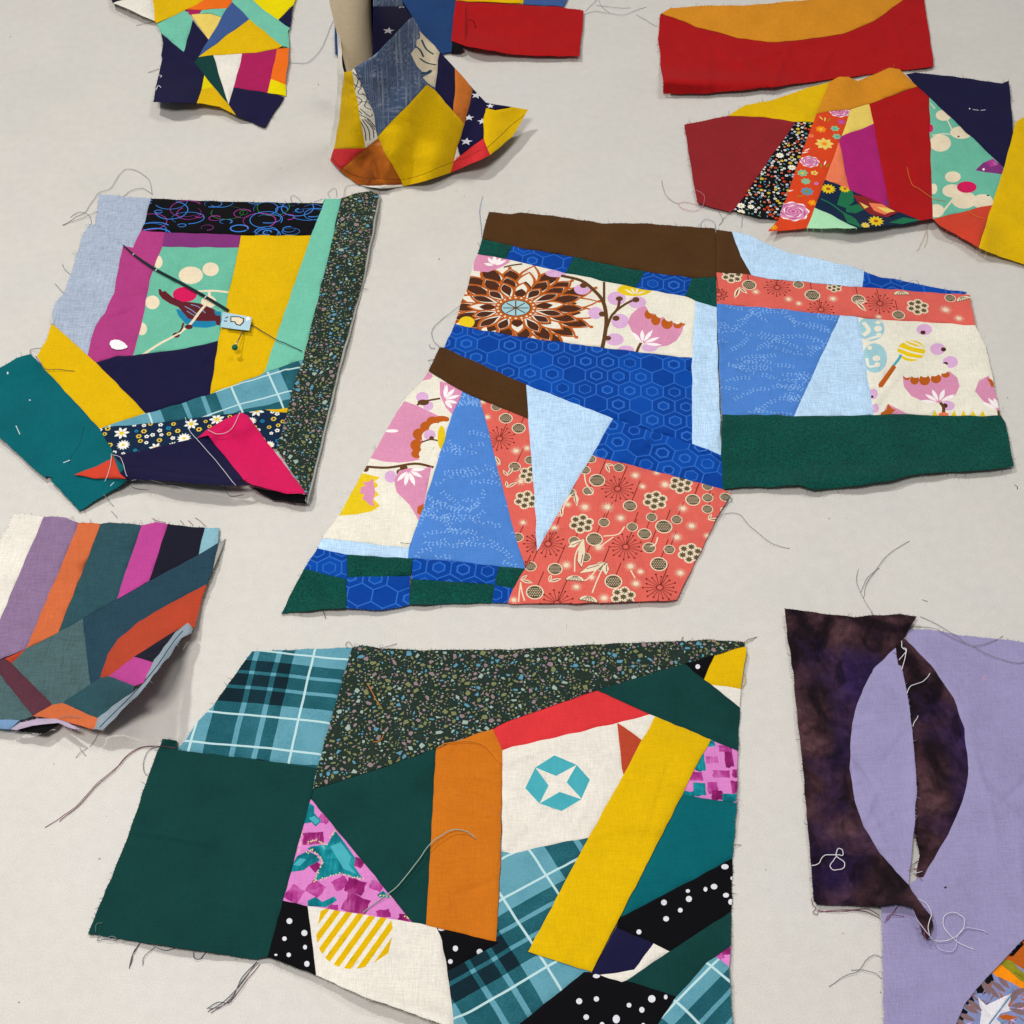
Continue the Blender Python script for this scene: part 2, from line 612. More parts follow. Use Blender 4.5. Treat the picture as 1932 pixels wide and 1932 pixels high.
def catmull(pts, per=6):
    p = [np.array(q, float) for q in pts]
    p = [2 * p[0] - p[1]] + p + [2 * p[-1] - p[-2]]
    out = []
    for i in range(1, len(p) - 2):
        for j in range(per):
            t = j / per
            a, b, c, d = p[i - 1:i + 3]
            out.append(.5 * ((2 * b) + (c - a) * t + (2 * a - 5 * b + 4 * c - d) * t * t + (3 * b - a - 3 * c + d) * t ** 3))
    out.append(p[-2])
    return np.array(out)


def tube_verts(P, rad, sides=5):
    P = np.asarray(P, float)
    n = len(P)
    rad = np.broadcast_to(np.asarray(rad, float), (n,))
    tan = np.gradient(P, axis=0)
    tan /= np.maximum(np.linalg.norm(tan, axis=1), 1e-12)[:, None]
    V, Fc = [], []
    up = np.array([0, 0, 1.0])
    for i in range(n):
        t = tan[i]
        a = np.cross(t, up)
        if np.linalg.norm(a) < 1e-6:
            a = np.array([1.0, 0, 0])
        a /= np.linalg.norm(a)
        b = np.cross(a, t)
        for k in range(sides):
            an = 2 * math.pi * k / sides
            V.append(P[i] + rad[i] * (math.cos(an) * a + math.sin(an) * b))
    for i in range(n - 1):
        for k in range(sides):
            k2 = (k + 1) % sides
            Fc.append([i * sides + k, i * sides + k2, (i + 1) * sides + k2, (i + 1) * sides + k])
    Fc.append(list(range(sides))[::-1])
    Fc.append([(n - 1) * sides + k for k in range(sides)])
    return V, Fc


def fray(th, dens=4.6, seed=5):
    flush(th)
    rg = random.Random(seed)
    V, Fc, mi, slots, sl = [], [], [], [], {}
    for pi, (F, key, lv, fr, ha) in enumerate(th.polys):
        if not fr:
            continue
        A, B = F, np.roll(F, -1, 0)
        mid = (A + B) / 2
        d = B - A
        L = np.linalg.norm(d, axis=1)
        U = toU(F)
        sgn = 1 if area2(F) > 0 else -1
        nr = np.stack([d[:, 1], -d[:, 0]], 1) / np.maximum(L, 1e-9)[:, None] * sgn
        q = mid + nr * 3.0
        out = ~inside(q, F)
        for pj, o2 in enumerate(th.polys):
            if pj != pi:
                out &= ~inside(q, o2[0])
        if key not in sl:
            sl[key] = len(slots)
            slots.append(mat(key) if isinstance(key, str) else key)
        for i in np.where(out)[0]:
            m = L[i] / dens
            for _ in range(int(m) + (rg.random() < m % 1)):
                t = rg.random()
                f0 = A[i] + d[i] * t - nr[i] * 1.2
                ln = rg.uniform(1.0, 2.9) if rg.random() < .93 else rg.uniform(4, 11)
                an = rg.gauss(0, .55)
                c, s_ = math.cos(an), math.sin(an)
                v = np.array([nr[i][0] * c - nr[i][1] * s_, nr[i][0] * s_ + nr[i][1] * c])
                w2 = np.array([-v[1], v[0]]) * rg.gauss(0, .22) * ln
                fs = np.array([f0, f0 + v * (ln * .55 + 1.2) + w2, f0 + v * (ln + 1.2)])
                uu = toU(fs)
                h0 = float(th.H(fs[:1], uu[:1])[0]) + (lv - .35) / 1000
                if ha is not None:
                    h0 += float(ha(fs[:1])[0]) / 1000
                hh = np.array([h0, h0 + rg.uniform(-.3, .2) / 1000, max(.0002, h0 + rg.uniform(-1.4, .3) / 1000)])
                P = lift(uu, hh) - th.off
                a, b = tube_verts(P, np.array([.00014, .00011, .00007]), 3)
                o = len(V)
                V += a
                Fc += [[o + x for x in f] for f in b]
                mi += [sl[key]] * len(b)
    if V:
        o = add_mesh('frayed_edge', V, Fc, slots, mi, th.o)
        o['kind'] = 'stuff'


def thread(pts, key, label=None, th=None, rad=.00018, rise=0.9, hs=None, per=6, name=None, cat='thread', group=None):
    F = catmull(pts, per)
    rg = random.Random(len(pts) * 31 + int(pts[0][0]))
    ph = [rg.uniform(0, 6.3) for _ in range(4)]
    al = np.arange(len(F))
    F[:, 0] += .45 * np.sin(al * .7 + ph[0]) + .18 * np.sin(al * 1.5 + ph[1])
    F[:, 1] += .45 * np.sin(al * .6 + ph[2]) + .18 * np.sin(al * 1.6 + ph[3])
    h = surf(F)
    n = len(h)
    k = np.ones(5) / 5
    if n > 6:
        hp = np.pad(h, 2, mode='edge')
        hsn = np.max([hp[i:i + n] for i in range(5)], 0)
        h = np.maximum(h, np.convolve(np.pad(hsn, 2, mode='edge'), k, 'valid'))
    t = np.linspace(0, 1, n)
    h = h + rad + rise / 1000 * np.sin(t * math.pi) + .00015
    if hs is not None:
        h = h + np.interp(t, np.linspace(0, 1, len(hs)), hs) / 1000
    P = lift(toU(F), h)
    off = th.off if th else P[0] * np.array([1, 1, 0])
    V, Fc = tube_verts(P - off, rad, 5)
    if th:
        o = add_mesh('thread', V, Fc, [mat(key)], None, th.o)
        if label:
            o['label'] = label
    else:
        o = add_mesh('loose_thread', V, Fc, [mat(key)])
        o.location = tuple(off)
        o['label'] = label
        o['category'] = cat
        if group:
            o['group'] = group
    return o


# ------------------------------------------------------------------ print motifs: lists of (colour, polygon in metres)
def circ(c, r, n=14, ry=None, rot=0.0, u=False):
    c = np.array(c) if u else toU([c])[0]
    a = np.linspace(0, 2 * math.pi, n, endpoint=False)
    x, y = r * np.cos(a) / 1000, (ry or r) * np.sin(a) / 1000
    return np.stack([c[0] + x * math.cos(rot) - y * math.sin(rot), c[1] + x * math.sin(rot) + y * math.cos(rot)], 1)


def ell(c, rx, ry, n=16):
    """ellipse given in tracing units"""
    a = np.linspace(0, 2 * math.pi, n, endpoint=False)
    return toU(np.stack([c[0] + rx * np.cos(a), c[1] + ry * np.sin(a)], 1))


def line(pts, w, smooth=True, u=False, taper=False):
    F = catmull(pts, 4) if (smooth and len(pts) > 2) else np.array(pts, float)
    U = F if u else toU(F)
    t = np.gradient(U, axis=0)
    t /= np.maximum(np.linalg.norm(t, axis=1), 1e-12)[:, None]
    nrm = np.stack([-t[:, 1], t[:, 0]], 1)
    ww = np.full(len(U), w / 2000)
    if taper:
        ww = ww * np.linspace(1, .25, len(U))
    return np.concatenate([U + nrm * ww[:, None], (U - nrm * ww[:, None])[::-1]])


def petal(c, ang, r0, r1, wd, n=5, sx=1.0, sy=1.0):
    """lens from r0 to r1 (mm) round the point c (metres)"""
    t = np.linspace(0, 1, n)
    wv = np.sin(t * math.pi) * wd / 2
    r = r0 + (r1 - r0) * t
    x = np.concatenate([r, r[::-1][1:-1]])
    y = np.concatenate([wv, -wv[::-1][1:-1]])
    ca, sa = math.cos(ang), math.sin(ang)
    return np.stack([c[0] + (x * ca - y * sa) / 1000 * sx, c[1] + (x * sa + y * ca) / 1000 * sy], 1)


def burst(c, r0, r1, n, rot=0.0):
    a = np.arange(2 * n) * math.pi / n + rot
    r = np.where(np.arange(2 * n) % 2 == 0, r1, r0) / 1000
    return np.stack([c[0] + r * np.cos(a), c[1] + r * np.sin(a)], 1)


def star(cF, rF, rot=0.3):
    """five pointed star, size in tracing units"""
    c = toU([cF])[0]
    r = (toU([(cF[0] + rF, cF[1])])[0] - c)[0] * 1000
    return burst(c, r * .42, r, 5, rot)


def bbox(pts):
    U = toU(parse(pts) if isinstance(pts, str) else pts)
    return U.min(0), U.max(0)


def pr_hex(pts, ang=-0.12, s=8.6, seed=1):
    rg = random.Random(seed)
    lo, hi = bbox(pts)
    c0 = (lo + hi) / 2
    ext = np.linalg.norm(hi - lo) / 2 + .02
    out = []
    w = s * math.sqrt(3) / 1000
    hh = 1.5 * s / 1000
    nj = int(ext / hh) + 1
    ni = int(ext / w) + 2
    ca, sa = math.cos(ang), math.sin(ang)
    ox, oy = rg.uniform(0, w), rg.uniform(0, hh)
    for j in range(-nj, nj + 1):
        for i in range(-ni, ni + 1):
            x, y = i * w + (j % 2) * w / 2 + ox, j * hh + oy
            c = (c0[0] + x * ca - y * sa, c0[1] + x * sa + y * ca)
            if c[0] < lo[0] - .012 or c[0] > hi[0] + .012 or c[1] < lo[1] - .012 or c[1] > hi[1] + .012:
                continue

            def hexa(r):
                a = np.arange(6) * math.pi / 3 + math.pi / 2 + ang
                return np.stack([c[0] + r / 1000 * np.cos(a), c[1] + r / 1000 * np.sin(a)], 1)
            kf = rg.choice(['hexbase', 'hexdark', 'hexdark'])
            out.append((kf, hexa(s - .48)))
            if rg.random() < .78:
                ro = s * rg.uniform(.50, .58)
                out.append(('hexline', hexa(ro)))
                out.append((rg.choice(['hexbase', 'hexdark']), hexa(ro - rg.uniform(.7, 1.5))))
    return out


def pr_terrazzo(pts, seed=1, sc_=1.0, dens=1.0):
    rg = random.Random(seed)
    lo, hi = bbox(pts)
    F = np.array(parse(pts) if isinstance(pts, str) else pts)
    B = toU(F)
    out = []
    cell = 0.0055
    grid = {}

    def free(x, y, r):
        i, j = int(x // cell), int(y // cell)
        for a in (-1, 0, 1):
            for b in (-1, 0, 1):
                for X, Y, Rr in grid.get((i + a, j + b), ()):
                    if (X - x) ** 2 + (Y - y) ** 2 < (r * .86 + Rr * .86 + .00026) ** 2:
                        return False
        return True
    ar = (hi - lo).prod()
    for rad, cnt in ((2.15, 0.010), (1.55, 0.05), (1.05, 0.17), (.68, .24), (.45, .10)):
        for _ in range(int(ar * 1e6 * cnt * 2.2 * dens)):
            x, y = rg.uniform(lo[0], hi[0]), rg.uniform(lo[1], hi[1])
            r = rad * sc_ * rg.uniform(.8, 1.2) / 1000
            if not free(x, y, r):
                continue
            grid.setdefault((int(x // cell), int(y // cell)), []).append((x, y, r))
            n = rg.choice([3, 4, 4, 5, 5])
            a0 = rg.uniform(0, 6.28)
            el = rg.uniform(.42, .95)
            rot = rg.uniform(0, 3.14)
            p = []
            for k in range(n):
                a = a0 + 2 * math.pi * (k + rg.uniform(-.28, .28)) / n
                rr = r * rg.uniform(.85, 1.25)
                px, py = rr * math.cos(a), rr * math.sin(a) * el
                p.append((x + px * math.cos(rot) - py * math.sin(rot), y + px * math.sin(rot) + py * math.cos(rot)))
            k = rg.choices(['chip1', 'chip2', 'chip3', 'chip4', 'chip5'], [26, 34, 14, 12, 16])[0]
            out.append((k, np.array(p)))
    P = np.array([q[1].mean(0) for q in out])
    m = inside(P, B) | (seg_dist(P, B, np.roll(B, -1, 0)) < .002)
    return [q for q, a in zip(out, m) if a]


def pr_leaves(pts, seed=1, n=26):
    rg = random.Random(seed)
    lo, hi = bbox(pts)
    B = toU(parse(pts) if isinstance(pts, str) else pts)
    out = []
    for _ in range(n):
        x, y = rg.uniform(lo[0], hi[0]), rg.uniform(lo[1], hi[1])
        a = rg.uniform(-.5, .5) + (math.pi if rg.random() < .5 else 0)
        for k in range(rg.randint(5, 12)):
            a += rg.gauss(0, .22)
            x += math.cos(a) * .0026
            y += math.sin(a) * .0026
            for s in (-1, 1):
                if rg.random() < .8:
                    out.append(('leaf', petal((x, y), a + s * 1.0, .3, rg.uniform(1.7, 2.5), .85, 4)))
                else:
                    out.append(('leaf', circ((x, y), .35, 4, u=True)))
    P = np.array([q[1].mean(0) for q in out])
    m = inside(P, B)
    return [q for q, a in zip(out, m) if a]


def mo_spoke(c, r=10):
    out = []
    n = 18
    for k in range(n):
        a = 2 * math.pi * k / n
        rr = r * (1 if k % 2 else .82)
        out.append(('pcoral', line([(c[0] + math.cos(a) * .002, c[1] + math.sin(a) * .002), (c[0] + math.cos(a) * rr / 1000, c[1] + math.sin(a) * rr / 1000)], .42, False, True)))
        out.append(('pcoral', circ((c[0] + math.cos(a) * rr / 1000, c[1] + math.sin(a) * rr / 1000), .75, 6, u=True)))
    out.append(('pcoral', circ(c, 2.4, 10, u=True)))
    out.append(('coral', circ(c, 1.7, 10, u=True)))
    return out


def mo_puff(c, r=5):
    return [('pcream', burst(c, r * .22, r * .9, 17, random.random())), ('pcream', circ(c, r * .28, 8, u=True))]


def mo_ball(c, r=5):
    out = [('pcream', circ(c, r, 14, u=True)), ('taupe', circ(c, r * .86, 14, u=True))]
    for i in range(-3, 4):
        for j in range(-3, 4):
            x, y = (i + .5 * (j % 2)) * r * .26, j * r * .23
            if x * x + y * y < (r * .7) ** 2:
                out.append(('pcream', circ((c[0] + x / 1000, c[1] + y / 1000), r * .075, 4, u=True)))
    return out


def mo_cluster(c, r=8):
    out = []
    cs = [(0, 0)] + [(math.cos(a) * r * .6, math.sin(a) * r * .6) for a in np.arange(6) * math.pi / 3 + .3]
    for x, y in cs:
        out.append(('pcream', circ((c[0] + x / 1000, c[1] + y / 1000), r * .38, 10, u=True)))
    for x, y in cs:
        out.append(('taupe', burst((c[0] + x / 1000, c[1] + y / 1000), r * .17, r * .32, 8)))
    return out


def mo_leaf(c, ang, L=12):
    return [('pcream', petal(c, ang, 0, L, L * .32)), ('pcoral', petal(c, ang, .8, L - .8, L * .10)),
            ('pcream', petal(c, ang + 1.0, 0, L * .7, L * .26)), ('pcoral', petal(c, ang + 1.0, .6, L * .6, L * .08))]


def mo_umbel(c, ang):
    a = np.linspace(0, math.pi, 10)
    ca, sa = math.cos(ang), math.sin(ang)

    def dome(rx, ry, dy=0):
        x, y = rx * np.cos(a), ry * np.sin(a) + dy
        return np.stack([c[0] + (x * ca - y * sa) / 1000, c[1] + (x * sa + y * ca) / 1000], 1)
    out = [('taupe', dome(6.0, 4.2, -.6)), ('pcream', dome(5.4, 3.6, 0))]
    for k in range(-2, 3):
        p0 = (c[0] + (-0 * sa + k * .4 * ca) / 1000 - 3.2 * sa / 1000, c[1] + (k * .4 * sa + 3.2 * ca) / 1000)
        p1 = (c[0] + k * 1.9 * ca / 1000, c[1] + k * 1.9 * sa / 1000)
        out.append(('taupe', line([p0, p1], .45, False, True)))
    return out


def pr_coral(pts, items=(), seed=1, fill=1.0, rot=0.35):
    """items: (kind, F point, radius); gaps are filled with small puffs and leaves"""
    rg = random.Random(seed)
    random.seed(seed)
    out, placed = [], []
    stems = []
    for k, p, r in items:
        c = toU([p])[0]
        placed.append((c[0], c[1], r / 1000))
        if k in 'sb':
            L = rg.uniform(.014, .024)
            stems.append(('pcoral', line([c, (c[0] + L * math.sin(rot), c[1] + L * math.cos(rot))], .6, False, True)))
    body = []
    for k, p, r in items:
        c = toU([p])[0]
        body += dict(s=mo_spoke, p=mo_puff, b=mo_ball, c=mo_cluster)[k](c, r) if k in 'spbc' else (mo_leaf(c, r / 57.3) if k == 'l' else mo_umbel(c, r / 57.3))
    lo, hi = bbox(pts)
    ar = (hi - lo).prod() * 1e6
    B = toU(parse(pts) if isinstance(pts, str) else pts)
    for _ in range(int(ar * .09 * fill)):
        k = rg.choices('spbcl', [1, 6, 4, 1, 5])[0]
        r = dict(s=8, p=4.0, b=3.6, c=6, l=3.8)[k]
        c = (rg.uniform(lo[0], hi[0]), rg.uniform(lo[1], hi[1]))
        if not inside(np.array([c]), B)[0]:
            continue
        if any((c[0] - x) ** 2 + (c[1] - y) ** 2 < (q + r / 1000 + .0008) ** 2 for x, y, q in placed):
            continue
        placed.append((c[0], c[1], r / 1000))
        if k == 'l':
            body += mo_leaf(c, rg.uniform(0, 6.28), 8)
        else:
            body += dict(s=mo_spoke, p=mo_puff, b=mo_ball, c=mo_cluster)[k](c, r)
            if k in 'sb':
                L = rg.uniform(.010, .018)
                stems.append(('pcoral', line([c, (c[0] + L * math.sin(rot), c[1] + L * math.cos(rot))], .6, False, True)))
    return stems + body


def flower(c, r, n, pk, ck, rot=0.0, wd=None):
    out = [(pk, petal(c, rot + 2 * math.pi * k / n, r * .12, r, wd or r * 4.2 / n)) for k in range(n)]
    out.append((ck, circ(c, r * .3, 8, u=True)))
    return out


def rose(c, r):
    out = []
    a = np.linspace(0, 2 * math.pi, 30, endpoint=False)
    for q, (f, k) in enumerate(((1.0, 'pwhite'), (.93, 'rose'), (.80, 'rosed'), (.74, 'rose'), (.60, 'pwhite'), (.55, 'rosed'), (.46, 'rose'), (.32, 'rosed'), (.25, 'rose'), (.12, 'rosed'))):
        rr = r * f * (1 + .075 * np.cos(a * (8 if f > .85 else 5) + q * 1.3)) / 1000
        out.append((k, np.stack([c[0] + rr * np.cos(a), c[1] + rr * np.sin(a) * .92], 1)))
    return out


def pr_scatter(pts, makers, n, gap=.0006, seed=1):
    rg = random.Random(seed)
    lo, hi = bbox(pts)
    B = toU(parse(pts) if isinstance(pts, str) else pts)
    placed, out = [], []
    for _ in range(n):
        r, fn = rg.choice(makers)
        r *= rg.uniform(.85, 1.15)
        c = (rg.uniform(lo[0], hi[0]), rg.uniform(lo[1], hi[1]))
        if not inside(np.array([c]), B)[0]:
            continue
        if any((c[0] - x) ** 2 + (c[1] - y) ** 2 < (q + r / 1000 + gap) ** 2 for x, y, q in placed):
            continue
        placed.append((c[0], c[1], r / 1000))
        out += fn(c, r, rg)
    return out


def tp(c, r, k, s):
    return (k, toU(T(c, r, s)))


def te(c, r, k, x, y, rx, ry=None):
    p = T(c, r, f'{x},{y}')[0]
    return (k, ell(p, rx / 4, (ry or rx) / 4))


def tl(c, r, k, s, wd, taper=False):
    return (k, line(T(c, r, s), wd, True, False, taper))


def fan(c, r, k, base, tips, wd=2.2):
    b = T(c, r, base)[0]
    out = []
    for q in T(c, r, tips):
        B0, Q = toU([b])[0], toU([q])[0]
        d = Q - B0
        L = np.linalg.norm(d) * 1000
        out.append((k, petal(B0, math.atan2(d[1], d[0]), L * .12, L, wd)))
    return out


def local(th, F):
    return toU([F])[0] - th.u0


# ------------------------------------------------------------------ the table top
tv = [(-1.6, -.5, 0), (1.6, -.5, 0), (1.6, 2.4, 0), (-1.6, 2.4, 0), (-1.6, -.5, -.03), (1.6, -.5, -.03), (1.6, 2.4, -.03), (-1.6, 2.4, -.03)]
tbl = add_mesh('table_top', tv, [[0, 1, 2, 3], [7, 6, 5, 4], [0, 4, 5, 1], [1, 5, 6, 2], [2, 6, 7, 3], [3, 7, 4, 0]], [m_table()], smooth=[False] * 6)
tbl['kind'] = 'structure'
tbl['label'] = 'pale speckled white table top'

# ================================================================== top left panel
A = Thing('patchwork', 'small navy and mustard patchwork panel with curled lower edge, in the top left corner', 'patchwork', (420, 120), seed=2,
          bumps=[(330, 205, 70, 45, 0, 13), (430, 225, 30, 18, 30, 4), (250, 10, 60, 40, 20, 7)])
for k, s in [
    ('ink', '212,5 240,-2 240,-25 205,-20'), ('white', '212,5 240,-2 286,-25 289,0 292,39'),
    ('mustard', '289,-40 289,0 292,39 296,43 327,31 386,0 430,-30'), ('vivid', '348,19 384,0 425,-25 440,-25 438,3 428,16'),
    ('wine', '351,20 381,18 377,26 360,27'), ('mint', '381,18 428,16 418,33 398,26 377,26'), ('butter', '360,27 377,26 398,26 418,33 393,75'),
    ('mint', '296,45 327,31 349,20 364,38 346,98 303,62'), ('navy', '303,62 346,98 367,117 385,141 380,170 371,195 288,192 306,109 304,106 307,82'),
    ('navy', '364,38 393,75 375,107 367,117 346,98'), ('denimblue', '438,3 470,36 375,107 393,75 418,33 428,16'),
    ('mint', '438,3 470,36 483,47 533,87 546,90 543,60 547,54 525,38 483,6 470,-8 440,-25'),
    ('mustard', '375,107 470,36 483,47 533,87 523,92 483,99 457,101 402,104'), ('lemon', '470,-8 483,6 525,38 554,8 560,-15 480,-25'),
    ('navy', '554,8 547,54 525,38'), ('pine', '375,107 402,104 430,197 386,142 367,117'), ('white', '402,104 457,101 441,165 431,197'),
    ('wine', '457,101 483,99 523,92 511,148 505,175 441,165'), ('vivid', '523,92 546,90 538,160 511,148'), ('lemon', '511,148 538,160 540,181 505,175'),
    ('navy', '441,165 505,175 537,183 500,240 483,235 446,218 431,197'), ('lemon', '386,142 402,163 380,170'),
    ('mustard', '380,170 402,163 431,197 446,218 415,201 371,195')]:
    pr = []
    if s.startswith('303'):
        pr = [tl(0, 0, 'twhite', '1195,565 1220,572 1208,585', .5), tl(0, 0, 'twhite', '1175,680 1195,645 1215,660', .5)]
    patch(A, k, s, pr)
fray(A)
thread(T(0, 0, '1120,548 1160,532 1200,522'), 'tdark', 'dark frayed strand', A)
thread(T(0, 0, '1028,192 1090,178 1165,160'), 'tgrey', 'grey frayed strand', A)

# ================================================================== navy and red panel behind the stand
Bp = Thing('patchwork', 'dark blue and red panel lying behind the flared patchwork cuff', 'patchwork', (900, 60), seed=3,
           bumps=[(905, 90, 50, 22, 10, 8), (1000, 100, 60, 16, 0, 2), (976, 60, 8, 60, 0, 1.2), (878, 40, 6, 50, 0, 1.0)])
patch(Bp, 'midblue', '632,-60 860,-60 859,2 852,98 833,102 632,104')
patch(Bp, 'mustard', '862,-40 990,-40 986,7 966,6 860,1')
patch(Bp, 'denimblue', '990,-40 1080,-40 1070,0 1064,13 986,8')
patch(Bp, 'red', '859,2 966,8 1064,14 1102,20 1093,107 966,103 950,100 902,91 870,84 852,77', [tl(1, 0, 'pblack', '1600,145 1640,160 1660,215', .7), tl(1, 0, 'maroon', '1583,10 1580,310', .5)], level=1.0)
patch(Bp, 'void', '851,78 869,83 874,90 866,99 851,101', level=-.3, name='underside', label='black patch painted as the shadow under the red flap')  # shadow under the raised red flap, put in as a black patch
fray(Bp)

# ================================================================== red strip with golden curve
D = Thing('patchwork', 'long red strip with a golden orange curved inset, at the top right', 'patchwork', (1500, 90), seed=4, rough=.9,
          bumps=[(1255, 152, 120, 17, 3, 11), (1335, 110, 6, 60, 0, 1.3), (1475, 120, 5, 60, 20, 1.3), (1560, 110, 6, 60, 30, 1.2), (1420, 155, 100, 14, 3, 4), (1690, 70, 6, 60, -20, 1.0)])
patch(D, 'red', '1248,25 1313,50 1391,71 1449,80 1499,77 1589,65 1649,39 1704,0 1725,-20 1740,-20 1744,0 1753,62 1761,120 1761,126 1581,148 1449,165 1330,176 1252,177 1251,160 1242,75 1245,27', level=0.0)
patch(D, 'tangerine', '1248,25 1266,15 1341,10 1401,11 1449,7 1524,0 1640,-20 1725,-20 1704,0 1649,39 1589,65 1499,77 1449,80 1391,71 1313,50', level=.5)
fray(D)
for s in ('550,85 620,20 645,-15 680,50 740,100', '550,105 640,85 700,95 830,112 930,80 1015,50', '640,40 760,55 890,60', '940,110 1040,170 1095,200'):
    thread(T(2, 0, s), 'tgrey', 'grey thread end', Bp if s.startswith('55') or s.startswith('64') else D, rad=.00015)

# ================================================================== floral and red panel, right
E = Thing('patchwork', 'patchwork panel of maroon, floral, red and navy pieces with a mustard right end', 'patchwork', (1640, 300), seed=5, rough=.9,
          bumps=[(1590, 155, 26, 30, 0, 4), (1685, 140, 30, 28, 0, 5), (1640, 175, 16, 30, 0, -2), (1640, 432, 130, 22, 0, 8), (1800, 420, 70, 40, 20, 5),
                 (1720, 150, 20, 25, 0, 2), (1850, 460, 30, 40, 0, 5), (1480, 300, 20, 130, 25, 2), (1440, 430, 30, 20, 0, 5)])
patch(E, 'maroon', '1291,236 1373,218 1449,222 1502,229 1384,398 1376,400 1315,383')
patch(E, 'mustard', '1373,218 1406,198 1449,191 1524,166 1565,155 1540,214 1534,231 1502,229 1449,222', level=.1)
patch(E, 'tangerine', '1565,155 1584,145 1602,145 1619,153 1650,140 1679,128 1697,131 1731,163 1639,196 1605,205 1540,214', level=.6)
s4 = '1502,229 1534,231 1468,415 1384,398'


def f_(n, pk, ck):
    return lambda c, r, rg: flower(c, r, n, pk, ck, rg.random() * 6)


patch(E, 'pblack', s4, pr_scatter(s4, [(3.2, f_(9, 'daisy', 'daisyy')), (1.3, f_(5, 'daisy', 'pblack')), (1.2, f_(4, 'daisy', 'pblack')), (1.2, f_(4, 'twhite', 'pblack')), (1.6, f_(5, 'daisyy', 'olive')), (1.5, f_(5, 'pred', 'pblack')), (1.2, f_(4, 'chip4', 'pblack')),
      (1.1, f_(4, 'salmon', 'pblack')), (1.8, lambda c, r, rg: [('chip3', petal(c, rg.random() * 6, -r, r, r * .5))]), (1.5, lambda c, r, rg: [('green2', petal(c, rg.random() * 6, -r, r, r * .6))]), (1.3, lambda c, r, rg: [('steel', petal(c, rg.random() * 6, -r, r, r * .6))])], 3600, -.0001, 8), name='floral_patch', label='black floral patch')
s5 = '1540,214 1605,205 1588,256 1583,266 1557,338 1538,391 1522,431 1449,437 1468,415 1534,231'
cU = lambda x, y: toU(T(3, 0, f'{x},{y}'))[0]
p5 = []
for x, y, r in ((190, 1595, 11.5), (315, 1220, 7.2), (540, 840, 8)):
    p5 += rose(cU(x, y), r)
p5 += flower(cU(425, 1085), 7.5, 8, 'butter', 'porange') + flower(cU(400, 975), 4.5, 7, 'porange', 'butter') + flower(cU(260, 1305), 4.5, 7, 'green2', 'pyel') + flower(cU(285, 1368), 4, 7, 'green2', 'chip3')
p5 += flower(cU(295, 1445), 5.2, 8, 'chip4', 'olive') + flower(cU(505, 970), 3.8, 6, 'green2', 'octo') + flower(cU(520, 1030), 3.8, 6, 'green2', 'octo') + flower(cU(335, 1530), 3.6, 6, 'porange', 'pyel')
p5 += flower(cU(365, 1385), 2, 5, 'ppink', 'rosed') + flower(cU(40, 1715), 3.6, 7, 'porange', 'pyel') + flower(cU(555, 920), 3.5, 6, 'rosed', 'pmag') + flower(cU(350, 1305), 3, 5, 'butter', 'pred') + flower(cU(325, 1025), 2.4, 5, 'salmon', 'pred')
for x, y, a in ((430, 1230, 1.2), (450, 1250, .9), (295, 1130, .6), (280, 1150, .3), (240, 1480, .1), (400, 1250, 1.5), (400, 890, 2.0), (430, 900, 1.4), (460, 905, 1), (165, 1440, .3)):
    p5.append((random.choice(['butter', 'daisy', 'olive']), petal(cU(x, y), a, -3, 3, 1.3)))
patch(E, 'pred', s5, p5, name='floral_patch', label='orange red floral patch with pink roses')
patch(E, 'butter', '1605,205 1639,196 1648,233 1588,257')
patch(E, 'berry', '1588,257 1648,233 1678,391 1602,357 1583,266', [tp(3, 0, 'purple', '870,1530 910,1495 920,1565')])
patch(E, 'salmon', '1583,266 1602,357 1557,338')
patch(E, 'red', '1639,196 1731,163 1753,183 1760,413 1738,417 1678,391 1648,233')
s10 = '1557,338 1602,357 1678,391 1738,417 1700,424 1618,431 1538,391'
p10 = [tp(3, 0, 'green1', '560,1420 640,1440 650,1520 590,1570 520,1545'), tp(3, 0, 'green1', '590,1560 680,1540 740,1575 660,1610 590,1600'), tp(3, 0, 'green1', '910,1680 1020,1640 1150,1660 1020,1690'),
       tp(3, 0, 'green1', '560,1600 660,1650 710,1720 600,1680'), tl(3, 0, 'green1', '400,1500 480,1540 560,1600 640,1640', 1.2),
       tp(3, 0, 'maroon', '640,1470 740,1480 860,1520 960,1570 1010,1590 900,1640 780,1620 700,1560'), tp(3, 0, 'salmon', '760,1530 860,1540 950,1590 880,1620 800,1590'), tp(3, 0, 'butter', '820,1560 900,1570 960,1595 890,1605'), tp(3, 0, 'butter', '690,1525 760,1560 730,1575')]
p10 += flower(cU(455, 1425), 6, 13, 'pyel', 'prust') + flower(cU(580, 1425), 4.5, 11, 'pyel', 'prust') + [(k, p * np.array([1, 1])) for k, p in flower(cU(815, 1668), 6, 11, 'pyel', 'prust')] + flower(cU(735, 1700), 3.5, 9, 'butter', 'pyel')
patch(E, 'pnavy', s10, p10, name='floral_patch', label='navy patch with green leaves and yellow daisies')
patch(E, 'pistachio', '1538,391 1618,431 1522,431')
patch(E, 'navy', '1709,140 1729,136 1800,145 1891,157 1903,152 1908,200 1912,250 1894,316 1753,183 1731,163', [tl(3, 0, 'twhite', '1545,826 1590,832', .5), tl(3, 0, 'twhite', '1605,833 1642,828', .5), te(3, 0, 'twhite', 1522, 820, 5)], level=.6)
p13 = [te(3, 0, 'pcream', *q) for q in ((1325, 870, 60, 42), (1300, 1080, 82, 65), (1460, 1000, 85, 48), (1395, 1335, 60, 42), (1390, 1440, 75, 50), (1480, 1510, 95, 65), (1620, 1520, 80, 55), (1270, 1590, 60, 50), (1250, 1425, 28, 40))]
